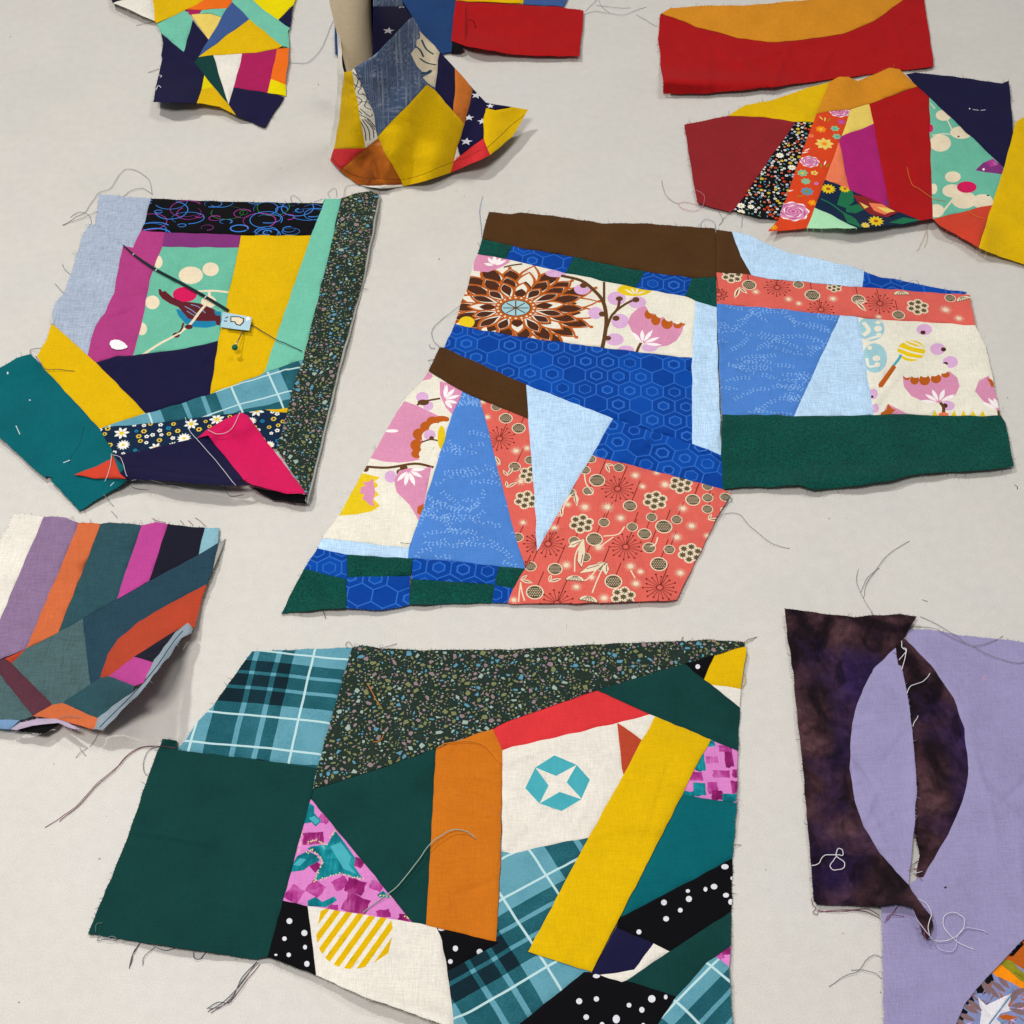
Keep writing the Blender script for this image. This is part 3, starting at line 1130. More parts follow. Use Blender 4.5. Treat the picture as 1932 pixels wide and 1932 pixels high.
p13 += [te(3, 0, 'cerise', 1500, 1412, 75, 44), te(3, 0, 'cerise', 1225, 968, 22, 30), tl(3, 0, 'pcream', '1240,1020 1330,1010 1410,1020', 1.2), tl(3, 0, 'pcream', '1350,900 1380,960 1400,1010', 1),
        tl(3, 0, 'pcream', '1400,1500 1350,1560 1310,1610', 1.6), tl(3, 0, 'pcream', '1225,780 1260,820', 1), tp(3, 0, 'purple', '1565,1285 1620,1230 1690,1200 1760,1240 1790,1300 1760,1315 1690,1305 1640,1300'),
        tp(3, 0, 'pmag', '1640,1230 1700,1195 1740,1240 1680,1260'), te(3, 0, 'pwhite', 1627, 1278, 9), te(3, 0, 'brown', 1438, 1030, 9, 6), te(3, 0, 'brown', 1660, 1475, 9, 6)]
patch(E, 'aqua', '1753,183 1894,316 1872,386 1760,413', p13, name='bird_print_patch', label='aqua patch printed with flowers and a purple bird')
patch(E, 'brick', '1760,413 1872,386 1845,466 1775,427')
patch(E, 'mustard', '1917,230 1950,210 1985,190 1985,512 1932,499 1886,484 1846,467 1872,386 1894,316', level=.4)
fray(E)
for s, k in (('1050,1260 1080,1380 1130,1420 1235,1490 1340,1520', 'torange'), ('1500,1590 1570,1630 1650,1660', 'torange')):
    thread(T(3, 0, s), k, 'orange thread curling off the tall red patch of the floral panel' if s[0:4] == '1050' else 'short orange thread on the coral red corner of the floral panel', None)
for s in ('1390,1430 1450,1480 1440,1550 1380,1590 1280,1570 1260,1530 1330,1530 1430,1555', '1130,1360 1150,1450 1200,1510 1260,1540', '1560,1600 1590,1650 1570,1690', '1650,1590 1600,1650 1560,1700', '1740,1640 1730,1720'):
    thread(T(2, 0, s), 'tpink' if s[0:4] == '1390' else 'tgrey', 'loose thread end', E, rad=.00016)
thread(T(3, 0, '1195,1680 1185,1760 1150,1850 1120,1900'), 'cedge', 'cream thread end', E, rad=.00016)
thread(T(3, 0, '1205,1690 1200,1800 1180,1870'), 'cedge', 'cream thread end', E, rad=.00016)

# ================================================================== bird panel, left
G = Thing('patchwork', 'patchwork panel with a bird print centre, long dark speckled strip and teal tail piece', 'patchwork', (340, 620), seed=6, rough=.9,
          bumps=[(110, 580, 40, 50, 20, 3), (215, 570, 30, 60, 20, 2.5), (400, 912, 150, 26, 5, 8), (455, 800, 40, 30, -20, 7), (560, 930, 40, 30, 0, 4), (225, 890, 24, 24, 0, 5),
                 (695, 400, 25, 60, 10, 3), (640, 650, 22, 240, 13, 2.5), (30, 690, 50, 30, -20, 3)])
patch(G, 'greyblue', '187,366 232,370 285,375 272,422 266,434 251,467 232,464 178,425 181,419')
patch(G, 'greyblue', '168,423 178,425 232,464 226,490 215,553 197,590 180,615 172,640 165,670 100,612 99,590 105,570 122,550 143,490 157,440', level=.1)
patch(G, 'magenta', '266,434 311,438 306,466 298,485 282,530 267,613 250,671 222,672 182,684 165,670 172,640 180,615 197,590 215,553 226,490 232,464 251,467', [])
s = '285,375 483,382 612,383 586,444 455,443 311,438 266,434 272,422'


def ringm(c, r, rg):
    k = rg.choice(['ringb', 'ringb', 'ringb', 'ringg', 'ringp'])
    a, e = rg.random() * 6.3, rg.uniform(.55, .85)
    t = np.linspace(0, rg.uniform(4.2, 6.1), 20) + a
    q = np.stack([c[0] + r / 1000 * np.cos(t), c[1] + r * e / 1000 * np.sin(t)], 1)
    return [(k, line(q, rg.uniform(.5, .95), False, True, rg.random() < .5))]


lo_, hi_ = bbox(s)
rgx = random.Random(9)
pg = []
for q in range(44):
    pg += ringm((rgx.uniform(lo_[0], hi_[0]), rgx.uniform(lo_[1], hi_[1])), rgx.choice([3, 4.5, 6.5, 9, 12]), rgx)
patch(G, 'pblack', s, pg, name='ring_print_patch', label='black patch printed with coloured rings')
patch(G, 'purple', '311,438 455,443 450,467 306,466')
pb = [te(0, 1, 'pcream', *q) for q in ((1440, 145, 92, 66), (1590, 100, 62, 52), (1195, 45, 32, 48), (1150, 350, 55, 52), (1070, 550, 40, 48), (1575, 345, 58, 46))]
pb += [te(0, 1, 'cerise', 1395, 290, 92, 58), tl(0, 1, 'pcream', '1480,268 1600,262 1740,275', 2), tl(0, 1, 'pcream', '1578,262 1580,300 1575,320', 2)]
pb += [tp(0, 1, 'birdb', '1328,405 1345,400 1420,440 1600,470 1690,470 1665,505 1620,530 1560,542 1470,538 1400,510 1350,455'),
       tp(0, 1, 'birdm', '1195,250 1213,250 1225,270 1245,262 1300,310 1372,345 1440,348 1500,357 1560,378 1610,400 1668,440 1660,525 1635,520 1625,490 1560,492 1490,490 1420,472 1385,430 1345,385 1280,358 1225,322 1200,290'),
       tp(0, 1, 'birdb', '1612,415 1668,420 1668,450 1630,448'), tl(0, 1, 'steel', '1395,380 1440,405 1490,440', .7), tl(0, 1, 'steel', '1440,365 1500,385 1550,430', .7), tl(0, 1, 'steel', '1410,415 1460,445 1500,455', .6),
       tl(0, 1, 'pcream', '1070,750 1200,665 1320,600 1430,520 1500,430 1550,370', 2.0), tl(0, 1, 'birdm', '1385,505 1365,560 1325,595', 1.4), te(0, 1, 'birdm', 1330, 597, 28, 20), te(0, 1, 'birdm', 1425, 535, 30, 18), tl(0, 1, 'pcream', '1300,610 1370,575', 1.4), tl(0, 1, 'birdm', '1410,540 1425,520', 1.2)]
patch(G, 'aqua', '306,466 450,467 447,485 432,550 411,643 350,658 250,671 267,613 282,530 298,485', pb, name='bird_print_patch', label='aqua patch printed with a dark red and blue bird')
patch(G, 'mustard', '455,443 586,444 574,483 498,703 483,711 396,743 411,643 432,550 447,485 450,467')
patch(G, 'mint', '612,375 643,375 620,483 572,678 498,703 574,483 586,444', level=.3)
sT = '643,374 673,364 700,361 715,366 692,483 683,533 643,675 578,948 578,932 521,845 541,778 543,770 558,712 572,678 620,483'
patch(G, 'terra', sT, pr_terrazzo(sT, 3, .85, 1.2), level=.9, name='speckled_patch', label='dark strip printed with pastel chips')
patch(G, 'grey', '714,368 718,371 696,484 687,534 647,677 581,952 576,945 641,675 681,533 690,483', level=-.2, name='turned_edge', label='pale grey turned edge')
patch(G, 'navy', '182,684 222,672 250,671 350,658 411,643 396,743 275,780')
patch(G, 'mustard', '97,610 100,612 165,670 182,684 275,780 187,808 86,698 70,672 90,638', level=0)
patch(G, 'teal', '-20,705 30,676 58,668 86,698 187,808 213,851 236,880 240,905 226,917 149,964 95,905 103,903 88,898 84,901 40,862 0,826 -20,810', [tl(0, 1, 'stitch', '120,1280 150,1345', .5), te(0, 1, 'stitch', 58, 883, 6, 10), tl(0, 1, 'stitch', '478,1560 528,1540', .6), te(0, 1, 'stitch', 225, 1087, 8, 4), tl(0, 1, 'stitch', '832,1735 860,1708', .5), tl(0, 1, 'tteal', '635,1290 600,1420 540,1510 525,1570', .4)], level=.7)
s13 = '187,808 275,780 396,743 483,711 498,703 572,678 558,712 543,770 499,773 483,775 420,782 300,797 200,806'
patch(G, 'plaidg', s13, m0=plaid('check_cloth', -0.40, local(G, (277, 783)), 0.0, .0), name='plaid_patch', label='teal checked strip', level=0)
patch(G, 'mustard', '499,773 543,770 541,779')
s15 = '187,808 200,806 300,797 420,782 483,775 499,773 541,779 521,845 483,840 372,855 232,870 213,852'


def ringy(c, r, rg):
    return [('daisyy', burst(c, r * .8, r, 6)), ('pnavy', circ(c, r * .45, 6, u=True))]


patch(G, 'pnavy', s15, pr_scatter(s15, [(5.0, lambda c, r, rg: flower(c, r, 7, 'daisy', 'pyel', rg.random() * 6, r * .42)), (4.2, lambda c, r, rg: [('daisy', burst(c, r * .65, r, 13)), ('pyel', circ(c, r * .25, 6, u=True))]),
      (1.9, ringy), (1.8, ringy), (1.6, f_(4, 'birdb', 'pnavy')), (1.6, f_(5, 'daisy', 'pnavy'))], 700, .0003, 21), level=-.1, name='floral_patch', label='navy daisy print patch')
patch(G, 'navy', '213,853 232,857 375,826 392,822 460,905 443,907 236,881 222,868', level=1.5)
patch(G, 'navy', '236,881 443,907 476,914 440,916 238,903 226,893', level=2.2, name='turned_edge', label='turned up navy edge')
patch(G, 'cerise', '372,825 390,811 425,790 455,778 468,783 483,806 530,868 578,932 540,931 476,914 460,905 392,822', level=2.3, hadd=lambda F: 3.0 * np.exp(-((F[:, 0] - 400 - (820 - F[:, 1]) * 1.1) / 14) ** 2))
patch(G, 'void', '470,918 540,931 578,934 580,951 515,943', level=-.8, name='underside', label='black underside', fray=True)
patch(G, 'brick', '139,896 180,880 208,868 213,858 226,893 238,903 180,902', level=2.6)
fray(G)
for s in ('1150,1470 1120,1350 1030,1290 950,1275 900,1320 830,1420 740,1460 690,1530 640,1600 570,1640 480,1700', '1150,1470 1080,1420 1000,1435 930,1480', '735,1600 600,1650 470,1700', '690,1690 670,1620 600,1600 530,1640'):
    thread(T(0, 0, s), 'tgrey', 'grey thread tail', G, rise=1.0)
for s, k in (('230,740 232,708 320,690', 'tdark'), ('270,755 340,850 450,855 565,870', 'tdark'), ('1395,1215 1440,1330 1530,1430 1640,1560 1780,1730', 'twhite'), ('840,1490 830,1600 790,1700', 'twhite'),
             ('850,1500 910,1520 940,1610 960,1665', 'twhite'), ('1810,1190 1740,1310 1640,1345 1570,1310', 'twhite'), ('960,1690 1010,1750 1120,1765', 'tgrey'), ('780,1800 860,1890', 'tgrey'), ('1690,1740 1740,1810 1840,1800', 'tgrey'), ('415,210 480,280', 'tgrey'), ('470,60 490,100 530,140', 'tgrey')):
    thread(T(0, 1, s), k, {'tdark': 'dark', 'twhite': 'white', 'tgrey': 'grey'}[k] + ' thread end', G, rad=.00018)
for s in ('270,1535 265,1480 310,1485 345,1530', '560,1495 545,1450 600,1420 610,1490', '660,1500 680,1410 760,1395', '930,1440 935,1480 905,1530', '440,1520 500,1500'):
    thread(T(1, 0, s), 'tgrey', 'grey thread end', G, rad=.00015)

# dark ribbon, tag, pin and teardrop lying on the bird panel
rb = catmull([(232, 462), (256, 483), (295, 509), (340, 533), (388, 560), (431, 586)], 8)
rt = Thing('ribbon', 'narrow dark green ribbon running diagonally across the bird panel to the pale tag', 'ribbon', (330, 528), hfun=lambda F: surf_at(F, G) + 1.2, rough=0, seed=30)


def surf_at(F, th):
    return th.H(F, toU(F)) * 1000 + .5


dd = np.gradient(rb, axis=0)
nn = np.stack([-dd[:, 1], dd[:, 0]], 1) / np.linalg.norm(dd, axis=1)[:, None]
ww = np.interp(np.linspace(0, 1, len(rb)), [0, .3, 1], [1.0, 2.4, 2.8])[:, None]
poly = [tuple(v) for v in np.concatenate([rb + nn * ww, (rb - nn * ww)[::-1]])]
patch(rt, 'ribbon', poly, [(k, line([a, b], .7, False)) for k, a, b in (('stitch', (250, 481), (256, 475)), ('stitch', (292, 512), (298, 505)), ('stitch', (385, 563), (391, 556)))], level=0, name='band', label=None, wob=0, drop=.2, thick=.5, fray=False)
flush(rt)
rt.polys = []
tg = Thing('fabric_tag', 'small pale blue tag with a cream printed shape, pinned to the bird panel', 'tag', (445, 606), hfun=lambda F: surf_at(F, G) + 1.9 + .04 * (F[:, 0] - 416), rough=0, seed=31)
patch(tg, 'tag', '420,588 475,599 470,624 416,617', [tp(0, 1, 'tdark', '1738,455 1800,455 1845,470 1842,500 1815,528 1780,520 1770,500 1738,498'), tp(0, 1, 'pcream', '1746,462 1800,462 1835,475 1832,496 1810,518 1786,512 1776,493 1746,490'),
      tl(0, 1, 'tdark', '1700,470 1722,458', 1), tl(0, 1, 'tdark', '1690,490 1715,492', 1), tp(0, 1, 'pwhite', '1855,465 1880,455 1885,480 1860,490')], level=0, name='tag_cloth', label=None, wob=.3, drop=.2)
flush(tg)
tg.polys = []
thread([(472, 612), (483, 618), (520, 640), (538, 648), (570, 662)], 'tdark', 'thin dark thread running from the pale tag over the mustard and mint patches', None, rad=.00032)
pin = bpy.data.objects.new('sewing_pin', None)
hb = lift(toU([(462, 617)]), surf([(462, 617)]) + .002)[0]
hd = lift(toU([(443, 655.5)]), surf([(443, 655.5)]) + .0085)[0]
pin.location = (hd[0], hd[1], 0)
pin['label'] = 'sewing pin with a round green glass head standing by the pale tag'
pin['category'] = 'pin'
col.objects.link(pin)
off = np.array([hd[0], hd[1], 0])
V, Fc = tube_verts(np.array([hb, (hb + hd) / 2, hd]) - off, .0004, 8)
add_mesh('pin_shaft', V, Fc, [mat('steelm')], None, pin)
V, Fc = [], []
for i in range(9):
    for j in range(14):
        a, b = math.pi * i / 8, 2 * math.pi * j / 14
        V.append((hd[0] - off[0] + .0021 * math.sin(a) * math.cos(b), hd[1] - off[1] + .0021 * math.sin(a) * math.sin(b), hd[2] + .0021 * math.cos(a)))
for i in range(8):
    for j in range(14):
        Fc.append([i * 14 + j, (i + 1) * 14 + j, (i + 1) * 14 + (j + 1) % 14, i * 14 + (j + 1) % 14])
add_mesh('pin_head', V, Fc, [mat('pinh')], None, pin)
td = Thing('fabric_scrap', 'white teardrop scrap on the magenta patch of the bird panel', 'scrap', (223, 650), hfun=lambda F: surf_at(F, G) + .6, rough=0, seed=33)
patch(td, 'pwhite', T(0, 1, '826,665 835,640 865,630 900,634 935,652 962,680 960,692 920,705 880,707 845,695'), level=0, name='scrap_cloth', label=None, wob=0, drop=.25, fray=False)
flush(td)
td.polys = []

# ================================================================== striped panel, lower left
Hh = Thing('patchwork', 'panel of mauve, orange and slate strips with a raised, curling lower right corner', 'patchwork', (200, 1180), seed=7, rough=1.25,
           bumps=[(290, 1290, 95, 85, -45, 36), (120, 1380, 90, 40, 0, 9), (395, 1060, 40, 70, 0, 4), (105, 1020, 30, 60, 20, 1.6), (230, 1010, 34, 50, 0, 1.6), (-20, 1350, 80, 60, 0, 4)])
for k, s in [
    ('white', '-20,1215 -20,1060 25,970 38,968 82,976 -5,1180'), ('mauve', '82,976 102,974 125,977 149,987 49,1224 -20,1252 -20,1215 -5,1180'),
    ('orange', '149,987 172,985 190,989 110,1193 49,1224'), ('slate', '190,989 208,986 250,988 267,991 220,1131 110,1193'), ('pinkmag', '267,991 295,985 316,989 282,1096 220,1131'),
    ('ink', '316,989 386,996 375,1046 282,1096'), ('paleteal', '386,996 415,996 411,1024 375,1046'),
    ('slatedark', '156,1167 220,1131 282,1096 375,1046 411,1024 400,1078 389,1103 325,1136 262,1173 222,1206 202,1236 190,1278 170,1291'),
    ('greygreen', '156,1167 170,1291 118,1326 99,1329 22,1252 49,1224 110,1193'), ('rust', '389,1103 378,1141 366,1185 352,1178 330,1191 252,1239 205,1276 190,1278 202,1236 222,1206 262,1173 325,1136'),
    ('rust', '10,1243 49,1224 22,1252'), ('plum', '-20,1250 10,1243 22,1252 99,1329 62,1351 -5,1266'), ('greygreen', '-20,1250 -5,1266 62,1351 38,1358 -20,1356'),
    ('steel', '-20,1356 38,1358 20,1376 -20,1373'), ('orange', '118,1326 185,1356 177,1376 147,1368 112,1358 62,1351 99,1329'),
    ('slate', '170,1291 190,1278 205,1276 253,1294 250,1306 185,1356 118,1326'), ('pinkmag', '252,1239 289,1250 270,1288 253,1294 205,1276'), ('ink', '252,1239 330,1191 325,1204 312,1218 289,1250')]:
    patch(Hh, k, s)
patch(Hh, 'blueunder', '354,1176 364,1186 362,1194 342,1204 335,1216 304,1256 268,1301 193,1379 176,1374 185,1356 210,1335 251,1305 270,1288 292,1246 312,1216 330,1194', [('slatedark', line([(345, 1190), (325, 1214), (295, 1258), (258, 1302), (215, 1345), (188, 1372)], .6))], level=1.2, drop=1.2, name='turned_edge', label='pale grey blue curled edge', wob=1.7,
      hadd=lambda F: 2.0 * np.sin((F[:, 0] + F[:, 1]) / 9.0) * 0.5)
patch(Hh, 'lilacu', '20,1376 38,1364 70,1356 105,1356 130,1364 150,1376 140,1376 110,1364 62,1369 30,1378', level=.8, name='turned_edge', label='pale lilac turned edge')
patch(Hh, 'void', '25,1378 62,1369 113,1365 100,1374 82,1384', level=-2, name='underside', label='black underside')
patch(Hh, 'grey', '411,1024 425,1017 415,1045 389,1105 384,1122 389,1103 400,1078', level=-1, name='underside', label='grey underside')  # narrow grey strip set low along the right edge
fray(Hh)
for s in ('680,1770 720,1710 745,1670', '570,1855 610,1810 660,1780', '600,1780 650,1840', '1145,50 1200,70 1250,82', '1360,65 1390,95', '1420,65 1460,100', '1475,45 1520,75 1555,110', '840,-5 890,45', '440,1560 520,1535 605,1555'):
    thread(T(0, 2, s), 'tgrey' if s[0] != '1' else 'tplum', 'thread end', Hh, rad=.00015)

# ================================================================== centre panel
K = Thing('patchwork', 'large central patchwork of blue hexagon, cream flower, coral and forest green pieces', 'patchwork', (1200, 800), seed=8, rough=.8,
          bumps=[(880, 700, 70, 24, 25, 3.5), (820, 680, 20, 30, 20, 3), (1600, 905, 240, 22, -4, 4), (1100, 425, 200, 18, 5, 2.5), (1353, 700, 10, 200, 2, 1.5), (700, 1150, 160, 14, 0, 2.5), (1860, 560, 30, 60, 0, 2)])
patch(K, 'brown', '923,400 940,401 966,403 981,401 1073,411 1141,422 1206,421 1323,429 1350,432 1351,523 1306,524 1216,512 1083,485 966,464 910,449 915,425', level=.6)
patch(K, 'felt', '910,449 966,464 955,488 901,480', label='forest green patch')
for sd, s in enumerate(['966,464 1083,485 1067,515 966,491 955,488', '1216,512 1306,524 1292,559 1200,543', '858,612 966,633 1138,656 1306,676 1306,837 1157,789 993,726 900,684 838,656', '1157,789 1306,837 1361,858 1364,923 1266,897 1117,859',
                        '599,1034 655,1047 654,1093 574,1073', '655,1089 774,1087 772,1141 720,1151 654,1147', '779,1053 870,1060 940,1068 933,1103 776,1092', '933,1103 968,1110 958,1138 929,1137', '1630,512 1657,522 1699,528 1749,540 1824,552 1819,556 1627,542']):
    patch(K, 'hexline', s, pr_hex(s, (-0.12, -.1, -.05, -.32, 0.05, -.1, -.1, 0, 0)[sd], 8.6, sd + 1), name='hexagon_print_patch', label='blue patch printed with hexagons', level=(.1 if sd == 2 else None))
for s in ('1083,485 1216,512 1200,543 1067,515', '1306,524 1351,523 1352,579 1312,568 1292,559', '574,1073 654,1093 654,1147 608,1150 530,1158', '655,1047 779,1053 774,1087 655,1089', '776,1092 933,1103 929,1137 772,1141', '940,1068 991,1073 968,1110 933,1103'):
    patch(K, 'felt', s, label='forest green patch')
# big cream flower print
c0 = toU([(973, 581)])[0]
fl = []
def rpetal(a, r0, r1, wd, n=9):
    t = np.linspace(0, 1, n)
    wv = np.sin(math.pi * t ** 1.35) * wd / 2
    r = r0 + (r1 - r0) * t
    x = np.concatenate([r, r[::-1][1:-1]])
    y = np.concatenate([wv, -wv[::-1][1:-1]])
    ca_, sa_ = math.cos(a), math.sin(a)
    return np.stack([c0[0] + (x * ca_ - y * sa_) / 1000 * 1.12, c0[1] + (x * sa_ + y * ca_) / 1000 * .84], 1)


for ring, (r0, r1, n, wd) in enumerate(((14, 53, 21, 15.0), (11, 42, 18, 13.5), (9, 31, 15, 11.0))):
    for k in range(n):
        a = 2 * math.pi * (k + .5 * ring) / n + .15
        L = r1 * (1 + .08 * math.sin(k * 2.3 + ring))
        fl += [('prust', rpetal(a, r0, L, wd)), ('cream', rpetal(a, r0 + 1.7, L - 2.0, wd - 3.8))]
        if (k + ring) % 4 == 0:
            fl.append(('pbrown', rpetal(a, r0 + 1.7, L - (L - r0) * .36, wd - 3.9)))
        else:
            fl.append(('pbrown', rpetal(a, r0 + (L - r0) * .22, L - 2.6, wd - 4.6)))
        if ring == 0:
            fl.append(('prust', circ((c0[0] + math.cos(a) * L / 1000 * 1.12, c0[1] + math.sin(a) * L / 1000 * .84), 1.5, 7, u=True)))
fl.append(('prust', circ(c0, 14.8, 18, 12.2, 0, True)))
for k in range(20):
    a = 2 * math.pi * k / 20
    fl.append(('pcream', circ((c0[0] + .0128 * math.cos(a), c0[1] + .0104 * math.sin(a)), .95, 6, u=True)))
fl += [('pbrown', circ(c0, 10.6, 18, 8.2, 0, True)), ('psky', circ(c0, 9.9, 18, 7.6, 0, True))]
for k in range(8):
    a = 2 * math.pi * k / 8
    fl.append(('stem', line([c0, (c0[0] + .009 * math.cos(a), c0[1] + .007 * math.sin(a))], .9, False, True)))
fp = [te(2, 1, 'lilac', *q) for q in ((790, 320, 70, 52), (945, 350, 68, 46), (630, 430, 56, 46), (815, 492, 66, 56), (530, 250, 62, 42), (775, 630, 68, 46), (860, 705, 62, 30), (1040, 690, 62, 32), (330, 130, 80, 30))]
fp += [te(2, 1, 'pyel', 925, 255, 132, 48)] + fan(2, 1, 'cream', '930,295', '850,250 900,240 950,240 1010,260', 1.5)
fp += [tl(2, 1, 'stem', '370,148 520,185 620,260 690,350 712,480 700,600 680,700', 2.8), tl(2, 1, 'stem', '695,195 695,280 695,360', 1.8), tl(2, 1, 'stem', '715,540 760,440 860,360 940,325', 2.0), tl(2, 1, 'stem', '765,440 800,390 812,330', 2.0), tl(2, 1, 'stem', '975,655 955,690 940,730', 2)]
fp += [te(2, 1, 'stem', *q) for q in ((540, 222, 28, 20), (682, 438, 27, 20), (785, 470, 27, 20), (722, 620, 27, 18), (810, 322, 27, 18), (935, 330, 27, 20))]
fp += [tp(2, 1, 'rose', '872,500 900,440 950,395 1005,375 1040,425 1120,450 1190,490 1260,520 1307,500 1275,590 1240,640 1180,675 1100,686 1000,660 920,600'),
       *[te(2, 1, 'prust', *q) for q in ((1032, 440, 32, 36), (1085, 482, 36, 42), (1170, 508, 44, 44), (1250, 518, 34, 30), (1288, 512, 20, 14))]]
fp += [te(2, 1, 'cream', *q) for q in ((1058, 395, 36, 40), (1118, 425, 36, 42), (1185, 450, 38, 44), (1248, 478, 34, 36), (1300, 490, 26, 20))]
fp += fan(2, 1, 'pwhite', '985,660', '905,572 982,556 1062,556 1115,612 1132,672', 3)
fp += [tp(1, 1, 'rose', '1645,0 1660,-30 1940,-20 1910,50 1850,85 1750,122 1640,112')] + fan(1, 1, 'pwhite', '1800,75', '1720,55 1750,10 1800,-10 1850,10 1890,30', 3)
fp += [te(1, 1, 'pyel', 1590, 500, 60, 45), tl(1, 1, 'stem', '1870,85 1932,70 2010,60', 1.5)]
patch(K, 'cream', '901,480 955,488 966,491 1067,515 1200,543 1292,559 1312,568 1306,676 1138,656 966,633 858,612 868,576 883,540 893,498', fl + fp, name='flower_print_patch', label='cream patch printed with a large brown flower and a pink tulip')
patch(K, 'sky', '1312,568 1352,579 1353,633 1361,858 1306,837 1306,676')
patch(K, 'brown', '829,656 838,656 900,684 993,726 997,789 966,777 906,753 873,739 809,700 820,675', level=.9)
patch(K, 'sky', '993,726 1157,789 1117,859 1053,968 1013,1040 1010,966 997,789')
sC = '1117,859 1266,897 1364,923 1378,932 1356,971 1276,1132 1100,1138 966,1139 958,1138 968,1110 985,1082 1013,1040 1053,968'
it = []
for k, x, y, r in (('s', 798, 1757, 10), ('b', 642, 1692, 5.2), ('p', 930, 1655, 5), ('p', 1155, 1725, 5.5), ('c', 1275, 1725, 8), ('c', 1080, 1845, 8.3), ('b', 890, 1885, 4.5), ('b', 1365, 1840, 4.8), ('p', 550, 1895, 5.5), ('p', 720, 1895, 6), ('p', 1290, 1905, 5)):
    it.append((k, T(2, 1, f'{x},{y}')[0], r))
for k, x, y, r in (('c', 525, 88, 8.2), ('b', 622, 205, 5.3), ('p', 820, 45, 5.2), ('p', 655, 265, 5.4), ('s', 858, 263, 10), ('b', 1145, 110, 5.4), ('b', 1000, 165, 4.4), ('p', 1245, 190, 5.2), ('p', 1355, 105, 5.2), ('b', 1035, 270, 4.2), ('b', 1108, 393, 5.4), ('c', 1345, 310, 8.2),
                   ('s', 272, 240, 10), ('p', 410, 400, 5.2), ('p', 895, 410, 5.2), ('b', 765, 525, 5.4), ('p', 970, 450, 4), ('p', 935, 540, 5), ('p', 1270, 460, 5), ('s', 1115, 570, 10), ('b', 172, 605, 5.4), ('s', 340, 690, 10), ('c', 840, 640, 8), ('p', 485, 565, 4.6), ('p', 695, 650, 5.2), ('b', 325, 430, 4.6),
                   ('u', 475, 515, -6), ('u', 575, 670, -12), ('p', 320, 120, 4.6), ('b', 140, 410, 3.8)):
    it.append((k, T(2, 2, f'{x},{y}')[0], r))
lv = []
for q in ('545,205 553,300 527,418 495,370 502,280', '535,205 470,268 422,266 450,225', '508,462 580,405 708,378 640,440 580,452', '716,380 733,430 710,478 678,430'):
    p_ = np.array(parse(q))
    m_ = p_.mean(0)
    lv += [tp(2, 2, 'pcoral', ' '.join('%g,%g' % tuple(m_ + (v - m_) * 1.10) for v in p_)), tp(2, 2, 'pcream', q)]
for q in ('540,205 480,320 472,450', '695,400 640,520 605,610', '850,110 800,168 690,182', '765,190 700,235 640,282', '640,430 590,490 545,520', '895,440 930,500', '95,170 85,260 100,330', '65,530 75,600 95,670', '65,540 55,610 50,680', '1100,190 1080,245 1040,260'):
    lv.append(tl(2, 2, 'pcream', q, .8))
for q in ('535,320 520,390', '560,430 660,400', '715,400 712,450', '450,250 510,225'):
    lv.append(tl(2, 2, 'pcoral', q, .5))
for q in ('545,1100 530,1290 560,1400', '550,1250 600,1300 590,1330', '400,1430 330,1500', '1230,1320 1200,1400', '545,1640 560,1720 610,1790 570,1800', '440,1800 400,1870 380,1930'):
    lv.append(tl(2, 1, 'pcream', q, .8))
lv += [tp(2, 1, 'pcream', '470,1770 505,1830 490,1890 465,1840'), tp(2, 1, 'pcream', '470,1780 420,1850 380,1910 400,1840'), tl(2, 1, 'pcoral', '470,1790 485,1870', .5)]
patch(K, 'coral', sC, pr_coral(sC, it, 5, 1.6) + lv, name='floral_patch', label='coral floral patch')
sC2 = '906,753 966,777 997,789 1010,966 1013,1040 985,1082 991,1070 975,1020 960,966'
it2 = [('c', T(2, 1, '105,1840')[0], 8), ('c', T(2, 1, '135,1650')[0], 7.5), ('b', T(2, 1, '50,1300')[0], 4.6), ('p', T(2, 1, '65,1700')[0], 5), ('p', T(2, 1, '30,1470')[0], 5), ('p', T(2, 1, '115,1450')[0], 4.5), ('s', T(1, 1, '1838,1378')[0], 10), ('b', T(1, 1, '1885,1225')[0], 4.6), ('b', T(2, 1, '20,1590')[0], 4), ('s', T(2, 2, '200,240')[0], 9)]
patch(K, 'coral', sC2, pr_coral(sC2, it2, 6, 1.2), name='floral_patch', label='coral floral patch')
sB = '873,739 906,753 960,966 975,1020 991,1073 940,1068 870,1060 779,1053 770,1053 772,1034 795,966 855,778'
patch(K, 'corn', sB, pr_leaves(sB, 4, 62), name='leaf_print_patch', label='cornflower blue patch with tiny pale leaves')
p16 = [tp(1, 1, 'rose', '1385,945 1390,1050 1430,1140 1480,1195 1570,1040 1560,1015 1450,960'), tp(1, 1, 'cream', '1420,960 1430,1060 1450,1120 1440,1040')] + fan(1, 1, 'pwhite', '1420,1085', '1440,970 1500,1000 1540,1050 1520,1110 1480,1150', 3)
p16 += [tp(1, 1, 'rose', '1060,1180 1120,1095 1220,1130 1375,1205 1440,1250 1400,1380 1260,1530 1180,1550 1080,1560 970,1552 840,1520')]
p16 += [*[te(1, 1, 'prust', *q) for q in ((1400, 1232, 60, 26), (1335, 1250, 50, 40), (1285, 1290, 48, 42), (1232, 1345, 50, 44), (1212, 1428, 48, 46), (1215, 1492, 44, 34))], *[te(1, 1, 'cream', *q) for q in ((1420, 1300, 70, 52), (1360, 1310, 56, 50), (1310, 1365, 60, 52), (1300, 1440, 60, 48), (1275, 1495, 46, 36), (1270, 1530, 40, 26), (1400, 1450, 130, 130))]]
